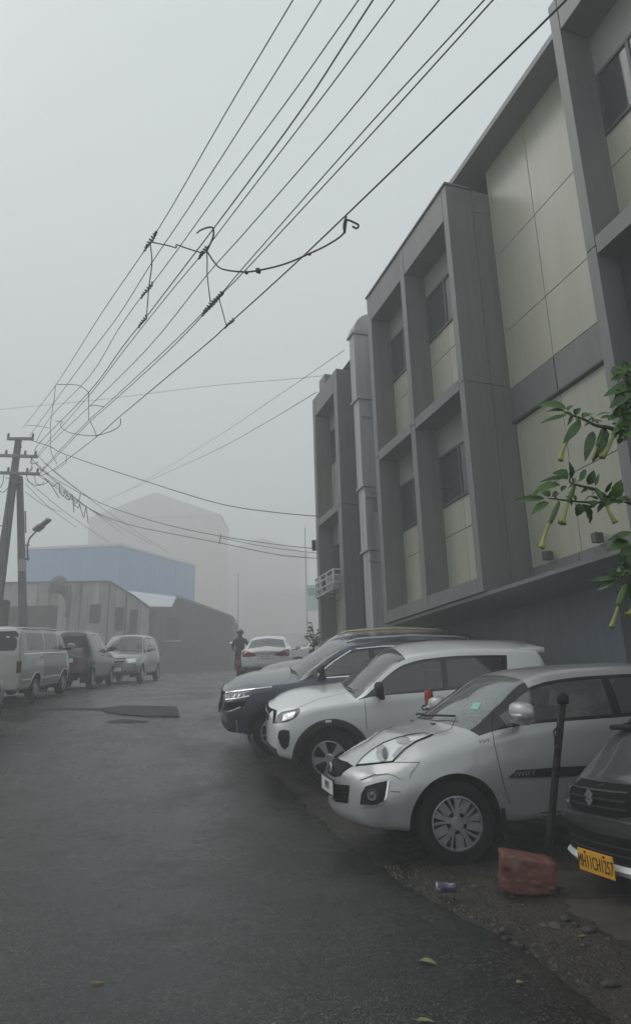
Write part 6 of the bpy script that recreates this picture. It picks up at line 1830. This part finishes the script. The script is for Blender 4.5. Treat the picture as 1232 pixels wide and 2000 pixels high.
# fallen leaves on the asphalt
def leaf_mesh(L, W, bend=.15, fold=.25, wave=0., nseg=9):
    vs = []; fs = []
    for i in range(nseg + 1):
        t = i / nseg; w = W * .5 * (math.sin(math.pi * t ** .8) ** .85 if 0 < t < 1 else 0) + .0004
        z = bend * L * (t - t * t * 1.6); wv = wave * W * math.sin(t * 22)
        vs += [(t * L, -w + wv * .3, z + fold * w + wv), (t * L, 0, z), (t * L, w - wv * .3, z + fold * w - wv)]
    for i in range(nseg):
        for e in range(2): fs.append((3*i+e, 3*i+e+1, 3*i+4+e, 3*i+3+e))
    return MB().add(vs, fs)
LEAFG = mat('fallen leaf green', (.16, .21, .075), .5, var=.25, scale=40)
LEAFB = mat('fallen leaf brown', (.22, .12, .04), .55, var=.3, scale=40)
for (x, y, L_, W_, rz, mm, lab) in ((818, 1880, .085, .05, -30, LEAFG, 'pale green fallen leaf on the asphalt near the bottom edge'), (178, 1924, .06, .025, 15, LEAFB, 'yellow brown fallen leaf on the asphalt, bottom left'),
                                    (1008, 1924, .04, .03, 20, LEAFG, 'small olive leaf on the asphalt near the dirt edge'), (812, 1996, .07, .03, -8, LEAFG, 'green leaf cut by the bottom edge'), (1128, 1820, .07, .035, 12, LEAFB, 'orange brown leaf on the dirt below the black car')):
    o = leaf_mesh(L_, W_, .1, .3, .02).build('fallen_leaf', mm, smooth=True)
    g_ = on_ground(x, y); o.location = (g_.x, g_.y, (road_z(g_.x, g_.y) if g_.x < edge_x(g_.y) else verge_z(g_.x, g_.y)) + .006); o.rotation_euler = (0, 0, R(rz))
    tag(o, lab, 'leaf', 'fallen leaves')
# loose stones and gravel on the dirt
STONE = [mat('stone %d' % k, c, .6, var=.3, scale=30) for k, c in enumerate(((.035, .031, .026), (.022, .02, .018), (.06, .054, .048)))]
smesh = []
for k in range(5):
    bm = bmesh.new(); bmesh.ops.create_icosphere(bm, subdivisions=2, radius=1)
    for v in bm.verts: v.co *= 1 + .45 * mnoise.noise(v.co * 1.1 + Vector((k * 7, 0, 0)))
    me = bpy.data.meshes.new('stone'); bm.to_mesh(me); bm.free(); me.materials.append(STONE[k % 3]); smesh.append(me)
for i, (x, y, s_) in enumerate(((990, 1812, .05), (1010, 1838, .06), (925, 1726, .035), (1000, 1745, .03), (1102, 1790, .04), (1085, 1800, .05), (1120, 1800, .035), (1060, 1795, .03), (1150, 1812, .045), (918, 1800, .02), (1188, 1905, .04), (985, 1825, .045))):
    g_ = on_ground(x, y); o = bpy.data.objects.new('stone', smesh[i % 5]); COL.objects.link(o)
    o.location = (g_.x, g_.y, verge_z(g_.x, g_.y) + s_ * .15); o.scale = (s_, s_ * random.uniform(.6, .9), s_ * .45); o.rotation_euler = (0, 0, random.uniform(0, 6))
    tag(o, 'loose dark stone lying on the wet dirt by the road edge', 'stone', 'loose stones on the dirt')
mb = MB(); rnd = random.Random(11)
base = [((1, 0, 0), (0, 1, 0), (-1, 0, 0), (0, -1, 0), (0, 0, 1), (0, 0, -1)), ((0, 1, 4), (1, 2, 4), (2, 3, 4), (3, 0, 4), (1, 0, 5), (2, 1, 5), (3, 2, 5), (0, 3, 5))]
for i in range(1500):
    y = rnd.uniform(2.4, 6.4); x = edge_x(y) + abs(rnd.gauss(0, .45)) - .02
    s_ = rnd.choice((.004, .006, .008, .012)) * rnd.uniform(.7, 1.4); a = rnd.uniform(0, 6)
    z = verge_z(x, y)
    mb.add([(x + s_ * (v[0] * math.cos(a) - v[1] * math.sin(a)) * rnd.uniform(.7, 1.2), y + s_ * (v[0] * math.sin(a) + v[1] * math.cos(a)), z + s_ * v[2] * .7) for v in base[0]], base[1])
for i in range(170):
    y = rnd.uniform(2.6, 6.2); x = edge_x(y) + abs(rnd.gauss(0, .10)) - .01
    s_ = rnd.uniform(.010, .030); a = rnd.uniform(0, 6); z = verge_z(x, y)
    mb.add([(x + s_ * (v[0] * math.cos(a) - v[1] * math.sin(a)) * rnd.uniform(.6, 1.3), y + s_ * (v[0] * math.sin(a) + v[1] * math.cos(a)) * rnd.uniform(.6, 1.2), z + s_ * v[2] * rnd.uniform(.4, .8)) for v in base[0]], base[1])
gv = mb.build('gravel', mat('gravel', (.036, .031, .026), .6, var=.5, scale=60)); gv['kind'] = 'stuff'
mb = MB()
for i in range(500):
    y = rnd.uniform(2.6, 14); x = rnd.uniform(-4, edge_x(y)); s_ = rnd.uniform(.003, .008) * (1 + y * .08); a = rnd.uniform(0, 6); z = road_z(x, y)
    mb.add([(x + s_ * (v[0] * math.cos(a) - v[1] * math.sin(a)), y + s_ * (v[0] * math.sin(a) + v[1] * math.cos(a)), z + s_ * v[2] * .5) for v in base[0]], base[1])
gv = mb.build('grit', mat('grit', (.05, .045, .04), .6, var=.5, scale=60)); gv['kind'] = 'stuff'

# ================================================================ angel's trumpet shrub at the right edge
LEAF = bpy.data.materials.new('leaf green'); t, b = nodes_of(LEAF)
nz = t.nodes.new('ShaderNodeTexNoise'); nz.inputs['Scale'].default_value = 18
tcn = t.nodes.new('ShaderNodeTexCoord'); t.links.new(tcn.outputs['Object'], nz.inputs['Vector'])
oi = t.nodes.new('ShaderNodeObjectInfo'); ad = t.nodes.new('ShaderNodeMath'); ad.operation = 'MULTIPLY_ADD'; ad.inputs[1].default_value = .5
t.links.new(oi.outputs['Random'], ad.inputs[0]); 
m2 = t.nodes.new('ShaderNodeMath'); m2.operation = 'MULTIPLY'; m2.inputs[1].default_value = .5; t.links.new(nz.outputs[0], m2.inputs[0]); t.links.new(m2.outputs[0], ad.inputs[2])
rp = t.nodes.new('ShaderNodeValToRGB'); rp.color_ramp.elements[0].color = (.014, .045, .008, 1); rp.color_ramp.elements[1].color = (.060, .140, .018, 1)
rp.color_ramp.elements[0].position = .15; rp.color_ramp.elements[1].position = .85
t.links.new(ad.outputs[0], rp.inputs[0]); t.links.new(rp.outputs[0], b.inputs['Base Color']); b.inputs['Roughness'].default_value = .38
b.inputs['Transmission Weight'].default_value = 0; b.inputs['Subsurface Weight'].default_value = 0
TWIG = mat('twig bark', (.045, .050, .026), .7, var=.3, scale=40)
CALYX = mat('calyx green', (.055, .11, .022), .5, var=.2, scale=30)
PETAL = mat('petal yellow green', (.24, .27, .065), .5, var=.2, scale=25, stain=(.46, .38, .05), stain_amt=.8, stain_scale=9)
plant = empty('trumpet_flower_shrub', (0, 0, 0), None, "shrub branches with long leaves and drooping yellow green trumpet flowers at the right edge", 'shrub')
def z7(u, v): return (1000 + u * .19, 700 + v * .19)
def z6(u, v): return (900 + u * .3, 680 + v * .3)
YB = 3.0
def twig(pts, r0, r1, zf=z7, Y=YB):
    P = smooth_pts([px(*zf(u, v), Y + dy) for u, v, dy in pts], 4); n = len(P)
    MB().tube(P, [r0 + (r1 - r0) * i / (n - 1) for i in range(n)], 7).build('branch', TWIG, plant, smooth=True)
stem = [(2.05, 2.95, -.1), (2.03, 2.97, .6), (1.98, 3.0, 1.2), (1.93, 3.02, 1.7), (1.86, 3.0, 2.3), (1.80, 3.0, 2.9)]
MB().tube(smooth_pts(stem, 4), [.035 - .02 * i / 20 for i in range(21)], 9).build('trunk', TWIG, plant, smooth=True)
def cx(p): return p
def from_stem(zz, pts, r0, zf):
    a = min(stem, key=lambda s_: abs(s_[2] - zz)); P = [Vector((a[0], a[1], zz - .1))] + [px(*zf(u, v), YB + dy) for u, v, dy in pts]
    P = smooth_pts(P, 5); n = len(P)
    MB().tube(P, [r0 * (1 - .75 * i / (n - 1)) for i in range(n)], 7).build('branch', TWIG, plant, smooth=True)
from_stem(2.25, [(1221, 800, .02), (1000, 715, 0), (860, 690, -.02), (740, 630, 0), (600, 580, 0), (555, 560, .01)], .012, z7)
from_stem(1.75, [(1221, 1490, .05), (1000, 1440, .03), (850, 1350, .0), (740, 1320, -.02), (600, 1280, 0), (590, 1230, 0)], .012, z7)
twig([(1120, 1465, .04), (900, 1480, .02), (700, 1475, 0), (480, 1450, 0), (370, 1440, 0)], .007, .0025)
from_stem(1.45, [(1130, 1420, .0), (1090, 1450, 0), (1040, 1490, 0), (1010, 1500, 0)], .010, z6)
from_stem(2.45, [(1230, 420, .0), (1180, 300, 0), (1150, 160, 0)], .010, z7)
rl = random.Random(5)
def leaf(u0, v0, u1, v1, w, zf=z7, depth=None, mat_=None):
    k = .19 if zf is z7 else .3
    dy0 = rl.uniform(-.03, .03); dy1 = dy0 + (depth if depth is not None else rl.uniform(-.05, .05))
    a, b = px(*zf(u0, v0), YB + dy0), px(*zf(u1, v1), YB + dy1)
    L_ = (b - a).length; W_ = w * k / 1380 * (YB * 1.0 + .1) * 1.4
    me = leaf_mesh(L_, W_, rl.uniform(.04, .3), rl.uniform(.15, .6), rl.uniform(.02, .09)).mesh('leaf', True, False)
    o = link('leaf', me, mat_ or LEAF, plant)
    x = (b - a).normalized()
    # blade faces roughly the camera and the sky
    nrm = Vector((rl.uniform(-.4, .4), -1, rl.uniform(.1, .9))); y = nrm.cross(x).normalized(); z = x.cross(y).normalized()
    o.matrix_world = Matrix(((x.x, y.x, z.x, a.x), (x.y, y.y, z.y, a.y), (x.z, y.z, z.z, a.z), (0, 0, 0, 1)))
for q_ in ((555, 520, 245, 460, 72), (550, 545, 330, 535, 32), (555, 580, 280, 665, 50), (570, 540, 615, 470, 42), (640, 580, 700, 510, 50), (605, 590, 575, 680, 28), (700, 640, 525, 870, 70), (830, 750, 745, 1050, 72), (950, 700, 865, 1040, 85), (740, 600, 830, 560, 40),
           (780, 600, 715, 545, 24), (850, 600, 1010, 545, 26), (900, 620, 1060, 600, 40), (930, 650, 870, 640, 40), (820, 640, 790, 570, 22), (980, 640, 1100, 560, 60), (1040, 600, 1110, 480, 60),
           (590, 1240, 600, 1065, 66), (560, 1230, 285, 1255, 40), (570, 1240, 425, 1165, 92), (490, 1300, 205, 1380, 78), (385, 1420, 290, 1350, 62), (330, 1440, 5, 1460, 50), (370, 1480, 195, 1590, 66), (690, 1490, 665, 1625, 74), (715, 1495, 830, 1710, 74),
           (940, 1495, 870, 1580, 40), (695, 1260, 755, 1130, 44), (780, 1300, 840, 1150, 64), (850, 1310, 890, 1180, 26), (955, 1380, 1020, 1270, 30), (1070, 1440, 1110, 1245, 92), (640, 1290, 720, 1240, 40), (480, 1390, 400, 1420, 50), (500, 1370, 560, 1300, 36), (740, 1470, 830, 1400, 34), (800, 1460, 840, 1540, 30), (880, 1450, 800, 1420, 30), (1000, 1440, 1020, 1370, 34), (1120, 1470, 1190, 1390, 36),
           (1050, 200, 1150, 50, 120), (1130, 130, 1225, 60, 110), (1040, 240, 1130, 200, 40), (1221, 290, 940, 375, 80), (1221, 370, 990, 505, 80), (1160, 330, 1060, 280, 50), (1221, 440, 1110, 560, 60), (1150, 560, 1240, 480, 90), (1120, 640, 1230, 560, 90), (1090, 720, 1221, 640, 90), (1100, 780, 1230, 720, 90), (1120, 820, 1090, 880, 44), (1170, 760, 1235, 830, 80), (1180, 220, 1235, 280, 80)):
    leaf(*q_)
for q_ in ((1107, 1200, 950, 1250, 30), (1090, 1260, 955, 1310, 55), (1107, 1290, 1030, 1400, 70), (1080, 1330, 1120, 1430, 70), (1040, 1490, 830, 1510, 26), (1010, 1510, 870, 1572, 36), (1030, 1480, 955, 1450, 40), (1060, 1440, 1000, 1460, 36), (1030, 1520, 1045, 1600, 34), (1080, 1530, 1110, 1640, 60), (1070, 1260, 1000, 1220, 30)):
    leaf(*q_, zf=z6)
# small side leaves along the twigs
for (u0, v0, u1, v1, n_, sz) in ((600, 580, 1000, 715, 16, 90), (600, 1280, 1000, 1440, 16, 90), (400, 1445, 900, 1480, 12, 80), (1130, 120, 1221, 760, 44, 170), (1000, 640, 1221, 760, 14, 150), (1080, 1440, 1221, 1480, 10, 120), (1040, 1490, 1130, 1250, 22, 60)):
    zf_ = z6 if sz == 60 else z7
    for k_ in range(n_):
        t_ = rl.random(); u, v = u0 + (u1 - u0) * t_, v0 + (v1 - v0) * t_; an = rl.uniform(0, 6.28); L_ = sz * rl.uniform(.4, 1.1)
        leaf(u, v, u + L_ * math.cos(an), v + L_ * math.sin(an), L_ * rl.uniform(.25, .4), zf=zf_)
def trumpet(c0, c1, w0, f1, w1, w2, zf=z7):
    """calyx tube from c0 to c1, then the furled flower to f1"""
    k = .19 if zf is z7 else .3; S_ = k / 1380 * YB * 1.05
    a, b, c = px(*zf(*c0), YB), px(*zf(*c1), YB - .02), px(*zf(*f1), YB - .03)
    MB().tube([a, a.lerp(b, .15), a.lerp(b, .5), a.lerp(b, .9), b], [w0*S_*.10, w0*S_*.24, w0*S_*.32, w0*S_*.27, w0*S_*.24], 10).build('calyx', CALYX, plant, smooth=True)
    side = (c - b).cross(Vector((0, 1, 0))).normalized() * (c - b).length * rl.uniform(-.09, .09)
    P = [b.lerp(c, q_) + side * math.sin(math.pi * max(0, q_)) for q_ in (-.1, .15, .35, .55, .75, .88, .96, 1.)]; rr = [w1*S_*.26, w1*S_*.28, w1*S_*.30, w1*S_*.34, w1*S_*.40, w2*S_*.42, w2*S_*.50, w2*S_*.40]
    m = MB(); n = 12; vs = []; fs = []
    d = (c - b).normalized(); u = d.orthogonal().normalized(); v = d.cross(u)
    for p, r_ in zip(P, rr):
        for i in range(n):
            an = 2 * math.pi * i / n; q = r_ * (1.16 if i % 2 else .80)
            vs.append(p + (u * math.cos(an) + v * math.sin(an)) * q)
    for j in range(len(P) - 1):
        for i in range(n): fs.append((j*n+i, j*n+(i+1) % n, (j+1)*n+(i+1) % n, (j+1)*n+i))
    fs.append(tuple((len(P)-1)*n+i for i in range(n)))
    m.add(vs, fs).build('flower', PETAL, plant, smooth=True)
trumpet((700, 640), (590, 800), 80, (490, 1050), 52, 60)
trumpet((1130, 600), (1040, 780), 90, (912, 1020), 56, 70)
trumpet((930, 720), (870, 900), 80, (820, 1035), 34, 30)
trumpet((640, 1300), (570, 1480), 88, (505, 1700), 48, 88)
trumpet((480, 1470), (385, 1690), 90, (300, 1950), 46, 60)
trumpet((850, 1330), (965, 1500), 95, (1060, 1690), 46, 54)
trumpet((1070, 1540), (1020, 1680), 70, (975, 1820), 30, 34, z6)
trumpet((1130, 1660), (1110, 1700), 60, (1088, 1745), 44, 60, z6)

# ================================================================ rider on a scooter up the street
rx, ry = px(470, 1290, 25.6).x, 25.6
rz = ground_z(rx, ry)
BODY = mat('scooter body', (.05, .05, .055), .35, var=.1, coat=.5)
sco = empty('scooter', (rx, ry, rz), ground_rot(rx, ry, R(0)), 'dark scooter with white mirrors standing left of the white saloon', 'scooter')
for y in (-.60, .62):
    MB().lathe([(-.05, .13), (-.055, .18), (-.04, .235), (0, .25), (.04, .235), (.055, .18), (.05, .13), (.02, .10), (.02, 0)], 24, 'x', (0, y, .25)).build('wheel', M['rubber'], sco, smooth=True)
m = MB(); rbox(m, (-.17, -.62, .34), (.17, .10, .72), .10); m.build('rear_cowl', BODY, sco, auto=40)
m = MB(); rbox(m, (-.19, .36, .30), (.19, .50, .95), .06); m.build('front_shield', BODY, sco, auto=40)
m = MB(); rbox(m, (-.16, .05, .26), (.16, .45, .34), .03); m.build('footboard', M['black'], sco, auto=40)
m = MB(); rbox(m, (-.15, -.66, .70), (.15, .08, .80), .05); m.build('seat', M['seat'], sco, auto=40)
MB().tube([(-.34, .36, 1.03), (0, .44, 1.0), (.34, .36, 1.03)], .018, 8).build('handlebar', M['black'], sco, smooth=True)
MB().tube([(0, .62, .25), (0, .44, 1.0)], .03, 8).build('fork', M['trim'], sco, smooth=True)
for sg_ in (-1, 1):
    MB().tube([(sg_*.26, .38, 1.02), (sg_*.36, .40, 1.22)], .007, 6).build('mirror_stalk', M['black'], sco)
    o = MB().lathe([(-.012, 0), (-.012, .055), (0, .065), (.012, .055), (.014, 0)], 16).build('mirror', M['chrome'], sco, smooth=True); o.location = (sg_*.37, .40, 1.26)
o = MB().lathe([(0, 0), (.0, .07), (-.02, .075), (-.02, 0)], 16).build('tail_lamp', M['red_lamp'], sco); o.location = (0, -.62, .58)
person = empty('person', (rx, ry, rz), ground_rot(rx, ry, R(0)), 'person in dark clothes sitting on the scooter left of the white saloon', 'person')
def skin(name, verts, edges, radii, mat_, parent, root=0, lv=2):
    me = bpy.data.meshes.new(name); me.from_pydata(verts, edges, []); o = link(name, me, mat_, parent)
    md_ = o.modifiers.new('skin', 'SKIN'); md_.use_smooth_shade = True
    for i, r_ in enumerate(radii):
        me.skin_vertices[0].data[i].radius = r_ if isinstance(r_, tuple) else (r_, r_)
    me.skin_vertices[0].data[root].use_root = True
    s_ = o.modifiers.new('sub', 'SUBSURF'); s_.levels = s_.render_levels = lv
    return o
V = [(0, -.16, .86), (0, -.14, 1.05), (0, -.10, 1.25), (0, -.08, 1.38), (0, -.06, 1.46), (0, -.03, 1.54), (0, -.02, 1.64),
     (.19, -.07, 1.34), (.27, .10, 1.16), (.31, .32, 1.06), (-.19, -.07, 1.34), (-.27, .10, 1.16), (-.31, .32, 1.06),
     (.11, -.14, .84), (.16, .24, .82), (.14, .20, .42), (.14, .30, .36), (-.11, -.14, .84), (-.16, .24, .82), (-.14, .20, .42), (-.14, .30, .36)]
E_ = [(0, 1), (1, 2), (2, 3), (3, 4), (4, 5), (5, 6), (3, 7), (7, 8), (8, 9), (3, 10), (10, 11), (11, 12), (0, 13), (13, 14), (14, 15), (15, 16), (0, 17), (17, 18), (18, 19), (19, 20)]
Rr = [(.16, .13), (.15, .12), (.18, .13), (.15, .11), .055, .085, .09, .07, .052, .04, .07, .052, .04, .10, .08, .055, .05, .10, .08, .055, .05]
skin('body', V, E_, Rr, mat('dark jacket cloth', (.025, .026, .03), .85, var=.2), person)
hl_ = MB().lathe([(-.02, .125), (.04, .13), (.09, .115), (.13, .07), (.145, 0)], 20, 'z', (0, -.02, 1.60)).build('helmet', mat('helmet', (.03, .03, .032), .25, coat=.5), person, smooth=True)
SKIN = mat('skin', (.25, .14, .09), .6)
for sg_ in (-1, 1):
    hv = [(sg_*.31, .31, 1.06), (sg_*.325, .37, 1.05)]; he = [(0, 1)]; hr = [.035, .034]
    for k in range(4):
        b0 = len(hv); x_ = sg_*(.29 + .022 * k)
        hv += [(x_, .385, 1.055), (x_, .415, 1.045), (x_, .41, 1.015)]; he += [(1, b0), (b0, b0+1), (b0+1, b0+2)]; hr += [.011, .010, .009]
    b0 = len(hv); hv += [(sg_*.285, .36, 1.04), (sg_*.275, .385, 1.01)]; he += [(1, b0), (b0, b0+1)]; hr += [.012, .010]
    skin('hand', hv, he, hr, SKIN, person, lv=1)
# pot plant beside the far block
pp = empty('bare_shrub', (0, 0, 0), None, 'small bare shrub in front of the far end of the grey building', 'shrub')
Yq = 17.2
for i, (x0, y0, x1, y1) in enumerate(((612, 1262, 609, 1216), (612, 1262, 603, 1228), (613, 1262, 620, 1234), (610, 1264, 598, 1240), (613, 1264, 626, 1246))):
    a, b = px(x0, y0, Yq), px(x1, y1, Yq)
    if i == 0: MB().tube([(a.x, Yq, ground_z(a.x, Yq) - .05), a], .018, 6).build('stem', TWIG, pp)
    MB().tube([a, a.lerp(b, .5) + Vector((.02, 0, 0)), b], [.014, .011, .007], 6).build('branch', TWIG, pp, smooth=True)
    for k in range(7):
        p = a.lerp(b, .4 + .1 * k); o = leaf_mesh(.13, .05).build('leaf', LEAF, pp, smooth=True); o.location = p; o.rotation_euler = (rl.uniform(-1, 1), rl.uniform(-1, .5), rl.uniform(0, 6))
# ================================================================ the air
hz = MB().box((-172, -14, -1.4), (172, 216, 53)).build('haze', None)
hm = bpy.data.materials.new('haze'); hm.use_nodes = True
t = hm.node_tree; t.nodes.clear()
ho = t.nodes.new('ShaderNodeOutputMaterial'); hv = t.nodes.new('ShaderNodeVolumePrincipled')
hv.inputs['Color'].default_value = (.975, .978, .975, 1)
hv.inputs['Density'].default_value = HAZE
hv.inputs['Anisotropy'].default_value = .0
t.links.new(hv.outputs[0], ho.inputs['Volume'])
hz.data.materials.append(hm); hz['kind'] = 'stuff'
